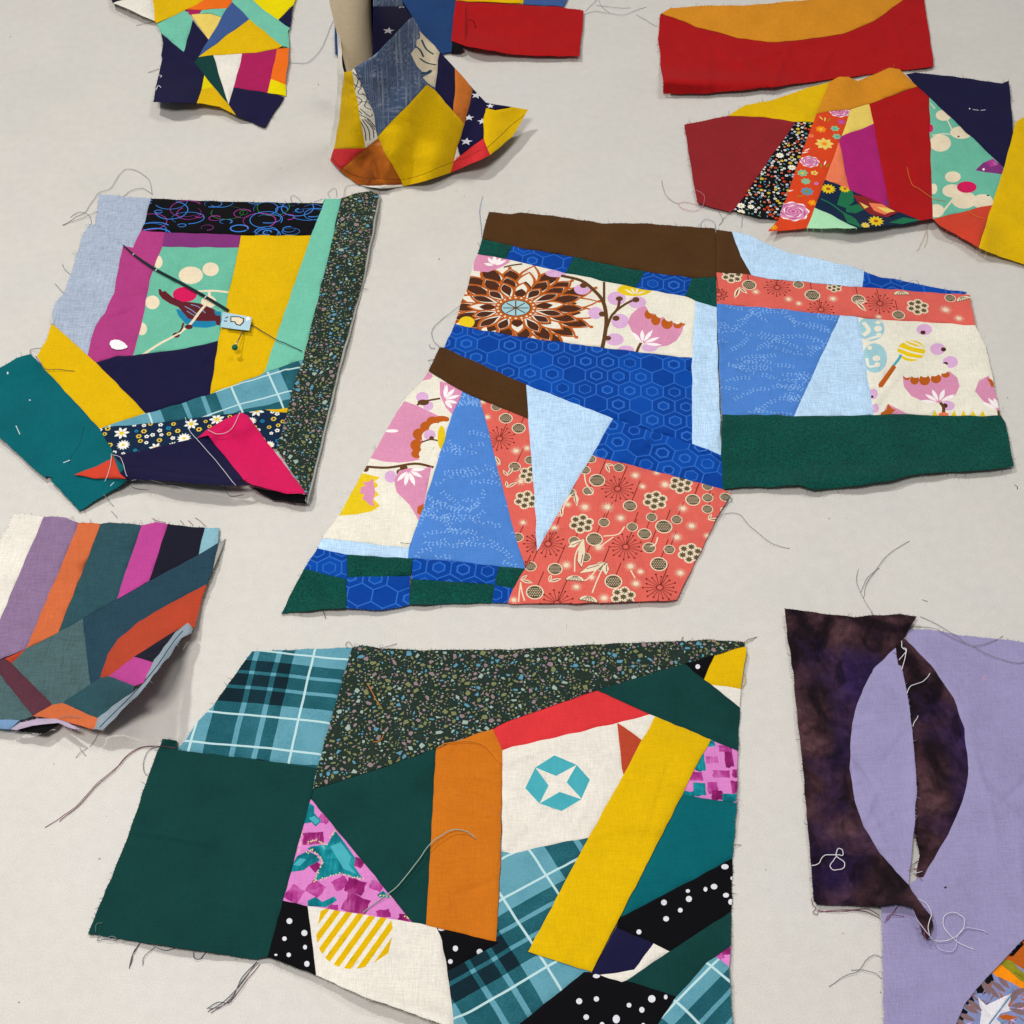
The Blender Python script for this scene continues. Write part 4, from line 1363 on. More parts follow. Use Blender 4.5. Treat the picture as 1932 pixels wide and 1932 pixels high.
p16 += [tl(1, 1, 'stem', '830,1590 1000,1597 1200,1567 1340,1595', 2), te(1, 1, 'stem', 828, 1608, 24, 22), te(1, 1, 'stem', 1085, 1632, 26, 24), te(1, 1, 'stem', 1115, 1598, 30, 22), te(1, 1, 'lilac', 1015, 1665, 44, 46), te(1, 1, 'lilac', 1255, 1065, 48, 40), te(1, 1, 'lilac', 1300, 1130, 40, 36), tl(1, 1, 'stem', '1215,1125 1280,1095 1390,1075', 1.6), te(1, 1, 'stem', 1262, 1105, 44, 22), te(1, 1, 'lilac', 1310, 1350, 46, 40), te(1, 1, 'stem', 1325, 1375, 18, 16), tl(1, 1, 'stem', '1250,1405 1320,1385 1400,1400', 1.2),
        tp(1, 1, 'rose', '1042,1690 1080,1620 1160,1600 1240,1610 1325,1590 1260,1920 1230,2000 1160,1880 1060,1780')] + fan(1, 1, 'pwhite', '1150,1615', '1065,1700 1125,1735 1200,1735 1255,1670 1275,1610', 3)
p16 += [te(1, 1, 'pyel', 1400, 1370, 30, 90), tp(1, 1, 'prust', '1220,1890 1270,1870 1250,1960 1215,1940'), tp(1, 1, 'pyel', '790,1635 850,1650 935,1670 895,1700 925,1730 890,1760 930,1800 885,1830 935,1885 880,1925 760,1950 620,1960'), tp(1, 1, 'rose', '790,1745 830,1735 805,1710 860,1700 880,1675 890,1720 900,1790 880,1850 900,1890 860,1880 830,1850 800,1830 820,1800 785,1790'), te(1, 1, 'pwhite', 1025, 1320, 50, 12), te(1, 1, 'rose', 1290, 905, 40, 30), tp(1, 1, 'rose', '1240,950 1310,880 1340,910')]
patch(K, 'cream', '809,700 873,739 855,778 795,966 772,1034 608,1015 643,966 683,893 760,758 800,715', p16, name='flower_print_patch', label='cream patch printed with pink tulips')
patch(K, 'sky', '608,1015 772,1034 770,1053 779,1053 655,1047 599,1034')
# right half
patch(K, 'brown', '1351,434 1381,437 1398,483 1417,518 1351,513', level=.4)
patch(K, 'sky', '1381,436 1410,443 1449,461 1490,478 1540,488 1609,503 1630,512 1627,542 1449,526 1417,518 1398,483')
sS = '1351,513 1417,518 1449,526 1627,542 1819,556 1829,557 1840,614 1667,603 1585,595 1449,581 1352,573'
it3 = [(k, T(3, 1, f'{x},{y}')[0], r) for k, x, y, r in (('s', 70, 238, 9), ('b', 335, 295, 5.6), ('p', 490, 322, 5), ('b', 682, 328, 5), ('s', 845, 358, 10), ('c', 1130, 385, 8.4), ('p', 1340, 405, 6), ('p', 1440, 470, 5), ('s', 400, 405, 9), ('p', 155, 325, 4.5), ('p', 232, 358, 4), ('b', 1375, 318, 4), ('c', 500, 232, 6), ('b', 985, 445, 4.5), ('b', 230, 215, 4), ('l', 660, 340, 300), ('u', 1010, 290, 0), ('p', 835, 460, 4), ('u', 1480, 330, 20))]
it3 += [(k, T(2, 1, f'{x},{y}')[0], r) for k, x, y, r in (('c', 1660, 150, 8), ('b', 1790, 218, 5.2), ('p', 1840, 270, 4.6), ('l', 1715, 235, 250), ('s', 1560, 290, 6))]
patch(K, 'coral', sS, pr_coral(sS, it3, 7, 1.0, 0.0), name='floral_patch', label='coral floral strip')
sR = '1352,573 1449,581 1585,595 1497,785 1449,783 1362,782'
patch(K, 'corn', sR, pr_leaves(sR, 9, 58), name='leaf_print_patch', label='cornflower blue patch with tiny pale leaves')
patch(K, 'sky', '1585,595 1619,599 1649,783 1497,785')
pK = [te(3, 1, 'psky', 775, 550, 105, 92), te(3, 1, 'psky', 805, 770, 95, 112)]
pK += [te(3, 1, 'cream', *q) for q in ((830, 548, 30, 24), (838, 595, 20, 16), (832, 500, 22, 14), (818, 772, 30, 22), (825, 820, 22, 18), (768, 692, 18, 16))] + [tl(3, 1, 'cream', '720,600 760,560 720,500', 3), tl(3, 1, 'cream', '745,770 760,830 810,830', 2), tl(3, 1, 'cream', '720,640 780,620 850,600', 2)]
pK += [te(3, 1, 'lilac', *q) for q in ((1180, 555, 60, 42), (1280, 702, 58, 45), (1376, 800, 58, 45), (1360, 1130, 50, 36), (795, 1040, 34, 40), (808, 1150, 30, 34))] + [te(3, 1, 'pbrown', *q) for q in ((1170, 577, 20, 15), (1325, 705, 20, 16), (1340, 812, 18, 13), (1335, 1130, 22, 18), (785, 1062, 12, 10))]
pK += [te(3, 1, 'pyel', 1082, 715, 106, 80)] + [tl(3, 1, 'cream', q, 1.5) for q in ('1020,645 1090,680 1190,700', '985,690 1080,725 1180,745', '980,730 1060,765 1160,780', '1055,640 1120,660 1170,690')]
pK += [tp(3, 1, 'prust', '945,815 968,840 865,990 838,992 832,968'), tl(3, 1, 'octo', '950,825 985,780 1005,745', 1.8)]
pK += [tp(3, 1, 'rose', '1015,900 1060,930 1150,925 1240,925 1310,900 1370,868 1430,920 1446,985 1415,1050 1350,1092 1290,1108 1170,1098 1080,1055 1025,985'), *[te(3, 1, 'prust', *q) for q in ((1048, 915, 26, 22), (1106, 935, 34, 36), (1182, 935, 42, 42), (1268, 925, 40, 36), (1340, 895, 32, 24))], *[te(3, 1, 'cream', *q) for q in ((1050, 888, 32, 32), (1112, 882, 36, 38), (1182, 876, 38, 40), (1255, 868, 38, 40), (1325, 850, 36, 38))]]
pK += fan(3, 1, 'pwhite', '1290,1105', '1148,1092 1185,1042 1238,1006 1332,1004 1412,1044', 3)
pK += [tp(3, 1, 'rose', '1662,903 1700,950 1760,1180 1730,1165 1620,1090 1562,1020 1590,945'), tp(3, 1, 'prust', '1645,920 1690,935 1725,990 1685,988 1670,950')] + fan(3, 1, 'pwhite', '1740,1160', '1620,1105 1660,1070 1705,1070', 3)
pK += [tp(3, 1, 'pyel', f'{x - 26},1215 {x},1165 {x + 26},1215') for x in range(1260, 1660, 72)] + [tl(3, 1, 'stem', '1300,1105 1325,1145 1322,1200', 2.2), tl(3, 1, 'stem', '1742,1165 1748,1220', 2.2), tp(3, 1, 'rose', '850,1215 905,1115 1060,1195 1060,1220'), tp(3, 1, 'prust', '850,1185 895,1160 905,1112 935,1150 965,1160 900,1220 850,1220'), te(3, 1, 'salmon', 1325, 1195, 40, 16)]
patch(K, 'cream', '1619,599 1667,603 1840,614 1859,653 1871,703 1885,770 1888,784 1761,784 1686,781 1649,783', pK, name='flower_print_patch', label='cream patch printed with pink tulips and a striped yellow ball')
patch(K, 'felt', '1362,782 1449,783 1497,785 1649,783 1686,781 1761,784 1888,784 1897,798 1913,880 1849,888 1736,893 1674,908 1589,920 1536,924 1506,914 1449,919 1400,918 1364,923 1361,858', level=.8, label='wide forest green strip')
fray(K)
for c, r, s, k in ((1, 0, '1715,1480 1690,1560 1695,1680 1705,1790', 'steel'), (1, 1, '1540,375 1400,480 1330,560 1340,640 1400,690', 'tgreen'), (2, 2, '1540,30 1620,10 1720,20 1800,110 1932,215 2020,260 2096,272', 'tgrey'), (2, 0, '1430,1720 1425,1680 1470,1655 1530,1680 1530,1730', 'steel'),
                   (1, 2, '1090,230 1130,235 1175,242', 'tgrey'), (1, 2, '500,735 515,770 528,805', 'tdark'), (2, 1, '1600,1800 1630,1850 1600,1900', 'tgreen'), (2, 1, '1610,1790 1660,1830 1650,1860', 'tgreen'), (1, 1, '1350,700 1320,690 1305,670', 'tdark'), (1, 1, '1340,780 1300,790', 'tdark')):
    thread(T(c, r, s), k, {'tgreen': 'grey green', 'tgrey': 'grey', 'tdark': 'dark', 'steel': 'pale blue'}[k] + ' thread end', K, rad=.00016)

# ================================================================== bottom panel
L = Thing('patchwork', 'patchwork with amber, mustard and dark green pieces and a teal octagon star print', 'patchwork', (900, 1600), seed=9, rough=.7,
          bumps=[(700, 1880, 130, 22, 20, 4.5), (830, 1925, 60, 22, 20, 5), (540, 1800, 50, 30, 20, 2.5), (335, 1581, 110, 4, 10, 1.5), (1200, 1560, 70, 8, 10, 1.2), (1160, 1650, 60, 9, 8, 1.0), (880, 1560, 60, 6, -4, .7), (400, 1700, 100, 12, 15, 1.0), (500, 1560, 40, 5, 20, 1.0), (830, 1780, 12, 60, 5, 1.2), (1390, 1850, 14, 100, 0, 2.5), (1270, 1400, 90, 14, 20, 1.0)])
patch(L, 'plaid', '475,1229 664,1222 598,1449 483,1433 335,1415 370,1366 400,1333', m0=plaid('check_cloth', 0.11, local(L, (548, 1424))), name='plaid_patch', label='teal checked patch')
sL2 = '664,1222 680,1217 715,1222 795,1227 966,1225 1091,1217 1216,1212 1341,1207 1406,1211 1405,1219 1347,1236 1289,1252 1127,1302 966,1357 930,1375 823,1411 718,1449 590,1489 598,1449'
patch(L, 'terra', sL2, pr_terrazzo(sL2, 5, .82, 1.25), level=.6, name='speckled_patch', label='dark patch printed with pastel chips')
patch(L, 'pine', '306,1394 334,1398 335,1415 483,1433 598,1449 590,1489 586,1506 534,1699 505,1805 483,1810 330,1787 166,1762 245,1569 285,1449', level=.8)
patch(L, 'pine', '590,1489 718,1449 823,1411 820,1449 812,1600 804,1745 778,1740 586,1506')
s5p = '586,1506 778,1740 580,1709 534,1699'


def brush(c, r, k, x, y, wd, hg, rot=0.0):
    p = T(c, r, f'{x},{y}')[0]
    u = toU([p])[0]
    wd, hg = wd / 4 * .30, hg / 4 * .33
    q = []
    rg = random.Random(int(x * 7 + y))
    for dx, dy in ((-1, -1), (-.3, -1.08), (.4, -.94), (1, -1), (1.06, -.2), (.95, .4), (1, 1), (.3, .92), (-.4, 1.08), (-1, 1), (-.93, .3), (-1.07, -.3)):
        a, b = dx * wd / 2 + rg.uniform(-.3, .3), dy * hg / 2 + rg.uniform(-.3, .3)
        q.append((u[0] + (a * math.cos(rot) - b * math.sin(rot)) / 1000, u[1] + (a * math.sin(rot) + b * math.cos(rot)) / 1000))
    return (k, np.array(q))


pp = [brush(1, 3, *q) for q in (('pmag2', 430, 530, 150, 85, .1), ('pmag', 510, 385, 80, 60, -.4), ('pmag', 635, 870, 105, 80, .6), ('pmag2', 750, 895, 135, 95, -.3), ('pmag2', 755, 1030, 170, 115, -.35), ('pmag', 450, 910, 110, 90, -.6), ('pmag', 960, 1100, 90, 55, .2), ('pmag2', 770, 715, 80, 60, -.5),
                             ('pmag', 290, 950, 105, 105, -.5), ('pmag', 910, 890, 90, 55, -.4), ('pmag2', 1130, 1130, 100, 50, 0), ('pmag', 580, 1055, 70, 40, 0), ('pmag2', 450, 745, 60, 60, .7))]
pp += [tp(1, 3, 'pteal', '600,475 680,580 750,680 740,740 805,835 720,820 650,795 560,815 435,858 470,770 505,705 470,650 385,610 420,590 540,575 570,520'), tp(1, 3, 'octo', '560,590 640,560 720,670 700,730 760,800 660,760 600,660'),
       tp(1, 3, 'pteal', '270,740 310,665 390,625 470,665 480,700 400,740 360,772 260,785'), tp(1, 3, 'octo', '280,730 330,680 380,690 330,740'), tp(1, 3, 'pteal', '400,260 440,290 440,340 495,400 450,442 420,410 360,420'), tp(1, 3, 'octo', '400,380 440,360 480,400 450,430'), tp(1, 3, 'pteal', '390,1000 450,972 500,1010 590,968 612,1000 530,1050 390,1042'), tp(1, 3, 'pteal', '915,955 960,925 1020,980 930,978')]
rgx = random.Random(3)
for path in ('350,480 330,560 320,640', '390,570 430,540 480,560 530,570', '380,640 430,620 480,680 500,720 470,780 440,850', '440,855 540,825 640,798 730,825 805,838', '600,475 560,520', '930,965 1010,970', '1120,1120 1160,1140'):
    for q in catmull(T(1, 3, path), 5):
        pp.append(('pgold', circ((q[0] + rgx.uniform(-2, 2), q[1] + rgx.uniform(-2, 2)), .45, 5)))
patch(L, 'ppink', s5p, pp, name='painterly_patch', label='pink patch with magenta and teal brush marks')
dots = lambda c, r, lst: [te(c, r, 'dotw', *q) for q in lst]
patch(L, 'black', '534,1699 580,1709 597,1840 505,1805', dots(1, 3, [(252, 1155, 22), (365, 1245, 23), (215, 1288, 17), (370, 1352, 15, 18), (247, 1410, 17), (384, 1478, 20, 22), (150, 1410, 12, 8)]), name='dotted_patch', label='black patch with white dots')
cc = toU([(669, 1759)])[0]
st = []
rr = 19.5
an = R(58)
for k in range(-4, 4):
    o0, o1 = k * 5.6 + .9, k * 5.6 + 4.1
    pts_ = []
    for o_, sg in ((o0, 1), (o1, -1)):
        hl = math.sqrt(max(rr * rr - min(abs(o_), rr) ** 2, 0))
        for t_ in ([-1, -.5, 0, .5, 1] if sg > 0 else [1, .5, 0, -.5, -1]):
            pts_.append((cc[0] + (math.cos(an) * t_ * hl + math.sin(an) * o_) / 1000, cc[1] + (math.sin(an) * t_ * hl - math.cos(an) * o_) / 1000))
    st.append(('mustard', np.array(pts_)))
patch(L, 'white', '580,1709 778,1740 804,1745 824,1750 833,1775 843,1824 852,1890 858,1950 840,1935 800,1920 770,1909 683,1879 597,1840', st, name='stripe_circle_patch', label='cream patch printed with a striped mustard circle')
patch(L, 'amber', '823,1411 930,1375 948,1416 948,1449 944,1610 936,1777 824,1750 804,1745 812,1600 820,1449', level=.6)
patch(L, 'poppy', '930,1375 966,1357 1127,1302 1234,1351 1226,1348 1165,1364 966,1410 948,1416')
octs = [('octo', toU(parse(q))) for q in ('1046,1425 1088,1443 1049,1464 1010,1448', '1088,1443 1113,1471 1097,1507 1069,1476', '1097,1508 1060,1530 1018,1516 1056,1494', '1018,1516 991,1487 1010,1448 1035,1482')]
patch(L, 'white', '948,1416 966,1410 1165,1364 1173,1450 1176,1462 1110,1581 1070,1587 966,1611 947,1607 948,1449', octs, name='star_print_patch', label='cream patch printed with a teal octagon star')
patch(L, 'rust', '1165,1364 1212,1396 1176,1462 1173,1450')
patch(L, 'white', '1165,1364 1226,1348 1236,1352 1212,1396')
patch(L, 'mustard', '1236,1352 1341,1395 1311,1449 1287,1500 1116,1834 996,1796 1110,1581 1176,1462 1212,1396', level=.9)
patch(L, 'pine', '1127,1302 1289,1252 1328,1281 1342,1291 1396,1335 1392,1417 1341,1395 1236,1352', level=.5)
patch(L, 'black', '1289,1252 1347,1236 1328,1281', dots(2, 2, [(1402, 1167, 18)]), name='dotted_patch', label='black patch with one white dot')
patch(L, 'mustard', '1347,1236 1405,1219 1408,1226 1397,1300 1342,1291 1328,1281')
patch(L, 'white', '1342,1291 1397,1300 1396,1335')
p18 = [brush(2, 2, 'pmag2', 1638, 1850, 60, 150), brush(2, 2, 'pmag', 1605, 1785, 90, 50), brush(2, 2, 'pmag', 1510, 1870, 90, 50), brush(2, 2, 'pteal', 1425, 1890, 60, 130), brush(2, 2, 'pteal', 1500, 1745, 60, 50)]
p18 += [brush(2, 3, *q) for q in (('pmag', 1390, 62, 90, 65), ('pmag', 1580, 45, 125, 55), ('pmag2', 1690, 40, 50, 60), ('pteal', 1420, 0, 70, 40), ('pteal', 1415, 160, 90, 95), ('pteal', 1330, 195, 90, 40), ('pmag', 1515, 150, 70, 90), ('pmag2', 1550, 205, 80, 70), ('pteal', 1645, 225, 110, 60), ('pmag2', 1680, 145, 50, 90))]
patch(L, 'ppink', '1341,1395 1392,1417 1390,1515 1287,1500 1311,1449', p18, name='painterly_patch', label='pink patch with magenta and teal brush marks')
patch(L, 'teal', '1287,1500 1390,1515 1382,1620 1170,1731')
patch(L, 'black', '1382,1620 1380,1719 1263,1795 1233,1780 1163,1749 1170,1731', dots(2, 3, [(1607, 745, 28, 20), (1525, 895, 25, 21), (1460, 915, 15, 18), (1327, 928, 16, 14), (1335, 988, 23), (1147, 1015, 22), (1270, 1073, 18), (1163, 1138, 22, 20), (958, 1237, 19), (1615, 960, 23, 18), (1650, 1010, 18, 22), (1662, 832, 14)]), name='dotted_patch', label='black patch with white dots')
patch(L, 'pine', '1380,1719 1379,1785 1350,1805 1336,1814 1277,1880 1181,1850 1263,1795')
patch(L, 'navy', '1163,1749 1233,1780 1196,1830 1132,1840 1116,1836')
patch(L, 'white', '1233,1780 1263,1795 1181,1850 1173,1853 1132,1840 1196,1830')
patch(L, 'ppink', '1379,1785 1376,1824 1350,1805', [brush(2, 3, 'pmag2', 1620, 1375, 80, 60), brush(2, 3, 'pmag', 1560, 1420, 60, 50, .5)], name='painterly_patch', label='small pink brush print patch')
patch(L, 'plaid2', '1350,1805 1376,1824 1383,1955 1226,1955 1277,1880 1336,1814', m0=plaid('check_cloth', -0.77, local(L, (1275, 1899))), name='plaid_patch', label='teal checked patch')
patch(L, 'black', '1101,1835 1116,1836 1132,1840 1173,1853 1181,1850 1277,1880 1226,1955 950,1955', dots(2, 3, [(507, 1760, 23), (637, 1743, 20), (560, 1880, 21), (787, 1895, 27, 32), (883, 1790, 18), (980, 1825, 20, 22), (1055, 1742, 28), (1160, 1728, 14, 18), (637, 1570, 27, 16), (680, 1935, 18), (990, 1940, 16)]), name='dotted_patch', label='black patch with white dots')
patch(L, 'plaid3', '947,1607 966,1611 1070,1587 1110,1581 996,1796 1116,1834 1101,1835 950,1955 858,1955 852,1890 845,1832 941,1780 936,1777', m0=plaid('check_cloth', -0.54, local(L, (1032, 1834)), .69, 0.0), name='plaid_patch', label='teal checked patch')
patch(L, 'black', '824,1750 936,1777 941,1780 845,1832 843,1824 833,1775', dots(1, 3, [(1505, 1362, 20, 22), (1688, 1388, 23), (1467, 1460, 18), (1400, 1215, 27, 14), (1590, 1470, 12, 6)]), name='dotted_patch', label='black patch with white dots')
fray(L)
for c, r, s, k in ((0, 2, '1230,1770 1080,1770 980,1820 870,1932 720,2062 560,2232 460,2302 340,2382', 'tplum'), (0, 2, '1330,1785 1200,1765 1070,1778 975,1830 870,1940 725,2070 600,2210 500,2290 450,2335', 'tplum'),
                   (0, 3, '1940,1460 1800,1650 1690,1760 1570,1840', 'tdark'), (0, 3, '1950,1470 1830,1600 1760,1710 1680,1790 1575,1820', 'tgrey'), (0, 3, '1960,1480 1850,1620 1740,1750 1590,1850', 'tplum'), (0, 3, '1930,1470 1820,1590 1740,1760 1640,1770 1560,1815', 'tdark'),
                   (0, 3, '1060,1320 1000,1410 975,1515', 'tdark'), (0, 3, '1045,1330 1005,1400 985,1490', 'tdark'), (0, 3, '1170,1350 1090,1420 1075,1490', 'tgrey'), (0, 3, '750,1262 735,1300 790,1290 840,1270 880,1290 850,1300', 'tgrey'), (0, 3, '1160,1340 1240,1375 1320,1360', 'tgrey'), (0, 3, '1460,1390 1465,1430 1510,1440 1555,1390', 'tdark'),
                   (0, 2, '1205,1770 1120,1800 1080,1900 1090,1960 1115,1995', 'tgrey'), (1, 2, '735,1020 700,980 675,1000 690,1030', 'tgrey'), (1, 2, '930,1030 1000,1010 1065,995', 'tgrey'), (2, 2, '1760,980 1800,955 1850,945', 'tplum'), (2, 2, '1765,990 1840,945', 'cedge'), (2, 2, '1735,1335 1765,1270 1755,1220', 'mustard'), (2, 3, '1670,575 1700,580 1730,580', 'olive'), (2, 2, '1275,975 1293,940', 'tplum'), (0, 3, '720,1240 730,1180 775,1165', 'tgreen')):
    thread(T(c, r, s), k, {'tplum': 'plum', 'tdark': 'dark', 'tgrey': 'grey', 'cedge': 'cream', 'mustard': 'mustard', 'olive': 'olive', 'tgreen': 'grey green'}[k] + ' thread end', L, rad=.00018)
for s, k, lb in (('810,1090 950,980 1060,900 1200,730 1310,580 1430,490 1520,465 1600,485 1655,530', 'chip3', 'pale curved thread arching from the pink patch onto the amber patch'),):
    thread(T(1, 3, s), k, lb, rise=3.0, rad=.00028)
thread(T(1, 2, '840,1290 890,1390 940,1465'), 'torange', 'short gold thread on the dark speckled patch, left end', rad=.0002)
thread(T(1, 2, '960,1680 945,1720 880,1738'), 'torange', 'tiny hooked gold thread on the dark speckled patch above the amber piece', rad=.0002)
thread(T(1, 2, '1360,1785 1430,1750 1500,1735 1600,1728 1680,1740 1760,1790 1850,1900'), 'torange', 'long gold thread curving over the top of the amber patch', rad=.00024)

# ================================================================== printed cloth, lavender panel and batik panel, lower right
O = Thing('printed_cloth', 'leaf print cloth in orange, brown and lilac at the lower right corner', 'cloth', (1900, 1880), seed=12, base=1.6, rough=.5)
po = [tp(3, 3, 'prust', '1760,1480 1800,1410 1960,1240 2100,1240 2100,1560 1932,1520 1850,1470'), tp(3, 3, 'porange', '1680,1530 1740,1470 1850,1540 1960,1600 2100,1660 2100,1720 1940,1680 1840,1620 1720,1570'), tp(3, 3, 'olive', '1740,1470 1780,1445 1840,1455 1900,1520 2000,1600 2000,1650 1900,1600 1820,1530'),
      tp(3, 3, 'pblack', '1560,1650 1640,1590 1690,1550 1705,1600 1650,1640 1620,1700 1580,1700'), tp(3, 3, 'pblack', '1480,1760 1540,1720 1560,1760 1500,1790'), tp(3, 3, 'pblack', '1420,1900 1470,1810 1510,1840 1450,1940 1400,2000'), tp(3, 3, 'pblack', '1900,1300 1932,1330 1850,1420 1820,1420'), tp(3, 3, 'twhite', '1585,1730 1645,1790 1750,1740 1850,1695 1810,1790 1835,1830 1760,1850 1720,1890 1760,1930 1640,2000 1590,2000 1610,1850'), tl(3, 3, 'steel', '1650,1960 1740,1840 1840,1710', .8), tp(3, 3, 'prust', '1740,1870 1800,1860 1890,1880 1830,1900 1770,1900')]
for x, y, a, l in ((1640, 1650, 1.9, 10), (1690, 1680, 2.2, 11), (1740, 1650, 2.4, 9), (1780, 1620, 2.2, 8), (1530, 1820, 2.6, 9), (1560, 1790, 2.4, 9), (1500, 1880, 2.7, 9), (1890, 1690, .4, 10), (1900, 1790, .1, 10), (1900, 1840, -.3, 11), (1860, 1720, .9, 8), (1450, 1920, 2.4, 8)):
    po.append(('pleafb', petal(toU(T(3, 3, f'{x},{y}'))[0], a, -l / 2, l / 2, 3)))
rgx = random.Random(17)
for q in range(48):
    x, y = rgx.uniform(1430, 1960), rgx.uniform(1620, 1960)
    po.insert(rgx.randint(0, 3), (rgx.choice(['pleafb', 'pleafb', 'lilac', 'steel', 'prust', 'pbrown']), petal(toU(T(3, 3, f'{x},{y}'))[0], rgx.choice([.5, 2.3]) + rgx.gauss(0, .3), -3.5, 3.5, rgx.uniform(.7, 1.3))))
patch(O, 'pbase', '1885,1788 1925,1750 1990,1690 1990,1990 1740,1985 1785,1925 1800,1885 1830,1842', po, name='print_face', label=None)
fray(O)
N = Thing('patchwork', 'lavender cloth with a dark batik half lens sewn into its left edge', 'patchwork', (1830, 1560), seed=10, rough=.5, base=2.6, bumps=[(1740, 1250, 30, 60, 0, 1), (1932, 1800, 60, 60, 0, 1.5)])
lens = '1709,1206 1757,1256 1799,1316 1819,1376 1828,1449 1828,1461 1817,1511 1789,1574 1742,1655'
patch(N, 'lavender', lens + ' 1730,1658 1716,1668 1700,1682 1663,1709 1665,1800 1668,1950 1800,1950 1804,1932 1819,1896 1846,1862 1896,1808 1932,1771 1990,1705 1990,1217 1932,1211 1824,1200 1749,1187 1714,1189', [tp(3, 3, 'tdark', '1325,898 1345,892 1352,905 1335,912'), te(3, 2, 'rose', 1635, 1250, 12, 16), te(3, 2, 'lavender', 1637, 1250, 8, 11)], level=.3)
patch(N, 'batik', lens + ' 1728,1653 1734,1614 1726,1569 1715,1449 1700,1300 1690,1220 1700,1203', level=.1, name='batik_patch', label='dark batik half lens')
fray(N)
M = Thing('patchwork', 'dark brown and purple batik cloth with a lavender half lens, left of the lavender cloth', 'patchwork', (1600, 1450), seed=11, rough=.6, base=3.6,
          bumps=[(1690, 1705, 60, 25, 0, 5), (1745, 1745, 30, 40, 0, 5), (1725, 1430, 14, 200, 0, 2.0), (1720, 1170, 40, 20, 0, 3)])
lensb = '1704,1203 1693,1219 1649,1261 1629,1298 1611,1346 1605,1391 1603,1449 1613,1511 1629,1559 1661,1611 1714,1669'
patch(M, 'batik', '1481,1148 1549,1157 1611,1164 1666,1160 1699,1159 1730,1163 1714,1188 ' + lensb + ' 1722,1684 1757,1729 1760,1749 1751,1771 1741,1764 1734,1736 1721,1711 1689,1704 1654,1710 1541,1706 1535,1699 1515,1449 1501,1324 1496,1266 1486,1203', level=.2, name='batik_patch', label='dark batik patch')
patch(M, 'lavender', '1693,1219 1649,1261 1629,1298 1611,1346 1605,1391 1603,1449 1613,1511 1629,1559 1661,1611 1714,1669 1725,1561 1730,1487 1728,1449 1721,1378 1713,1316 1701,1258', level=.5, label='lavender half lens patch', hadd=lambda F: 1.1 * np.sin(F[:, 1] / 4.3 + np.sin(F[:, 1] / 17.0) * 2) * np.exp(-np.maximum(F[:, 0] - 1604 - ((F[:, 1] - 1440) / 26.0) ** 2 * .95, 0) / 14))
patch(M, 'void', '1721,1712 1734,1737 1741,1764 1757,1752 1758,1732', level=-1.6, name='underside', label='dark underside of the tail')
fray(M)
for s in ('330,985 335,1030 360,1055 340,1090 370,1105 385,1070', '370,1075 550,1085 740,1060 840,1115', '390,1085 600,1070 720,1080 850,1135', '880,1165 920,1110 1030,1120', '900,1150 950,1080 990,1030', '1170,1240 1200,1290 1240,1290', '1180,1220 1185,1285'):
    thread(T(3, 3, s), 'tplum', 'brown thread end', M, rad=.00017)
thread(T(3, 3, '330,740 380,720 430,660 520,655 560,660 566,630 535,605 515,640 522,670 580,720 560,760 500,770 470,745 490,700 525,662'), 'twhite', 'curled white thread on the lower left of the dark batik cloth', rad=.00026)
thread(T(3, 3, '1090,1060 1130,1150 1230,1280 1300,1370 1380,1385 1420,1350 1430,1270 1490,1210 1600,1220 1660,1250'), 'tlilac', 'long pale thread trailing from the batik tail over the lavender cloth', rad=.00022)
thread(T(3, 3, '1130,985 1200,1030 1232,1100 1210,1200 1235,1295 1320,1305 1400,1285 1475,1210 1480,1140 1430,1097 1360,1095 1322,1140 1335,1210 1400,1290 1480,1340 1560,1375'), 'twhite', 'white thread tied in a round loop on the lavender cloth', rad=.00022)
for s in ('860,1435 800,1410 740,1450 680,1530 580,1570 460,1650', '860,1590 800,1545 720,1525 630,1525'):
    thread(T(3, 3, s), 'tgrey', 'grey thread end', N, rad=.00017)
for s in ('1010,970 1010,1020 1040,1050 990,1120', '1015,1025 1045,1050 1010,1190', '1225,1215 1170,1280 1080,1310 1050,1370', '1135,1535 1110,1580 1090,1620'):
    thread(T(3, 2, s), 'twhite', 'white thread end', M, rad=.00024)
thread(T(3, 2, '1100,862 1250,880 1420,960 1560,1020 1700,1090 1850,1135 1960,1130'), 'tgrey', 'long grey thread drooping across the top of the lavender cloth', rad=.00017)
thread(T(3, 2, '1150,790 1300,860 1420,935 1500,990 1570,1010 1720,965 1775,935'), 'tgrey', 'grey thread with an upturned end over the top edge of the lavender cloth', rad=.00017)
for s in ('795,775 720,650 670,530 680,430', '700,610 740,510 840,420', '720,650 745,540 840,400 930,300 1070,220'):
    thread(T(3, 2, s), 'tgrey', 'grey thread end', M, rad=.00016)
for s in ('1060,770 1110,760 1150,790', '1110,800 1165,850', '1070,745 1130,700', '1100,795 1165,780'):
    thread(T(3, 3, s), 'twhite' if s[2] == '0' else 'tplum', 'frayed thread end', N, rad=.00016)

# ================================================================== padded form and flared cuff standing on the table
ctrl = [(622, 303, 2), (650, 326, 2), (676, 350, 2), (717, 356, 2), (758, 353, 3), (800, 344, 5), (850, 327, 8), (890, 312, 11), (925, 295, 13), (966, 259, 14), (997, 208, 17), (966, 200, 22), (917, 193, 30), (893, 167, 38), (858, 127, 50), (830, 97, 60), (794, 58, 78),
        (778, 30, 90), (758, 0, 104), (740, -30, 118), (618, 291, 4), (629, 235, 28), (636, 175, 54), (639, 100, 82), (638, 30, 112), (637, -10, 128), (704, 0, 132), (703, 60, 112), (703, 107, 94), (668, 130, 84), (720, 180, 62), (700, 260, 34), (660, 280, 22), (690, 230, 46),
        (760, 250, 38), (760, 150, 66), (800, 200, 46), (800, 290, 24), (850, 250, 28), (720, 310, 18), (880, 200, 34), (750, 90, 88), (910, 240, 22), (945, 225, 19), (655, 200, 52), (735, 40, 112)]
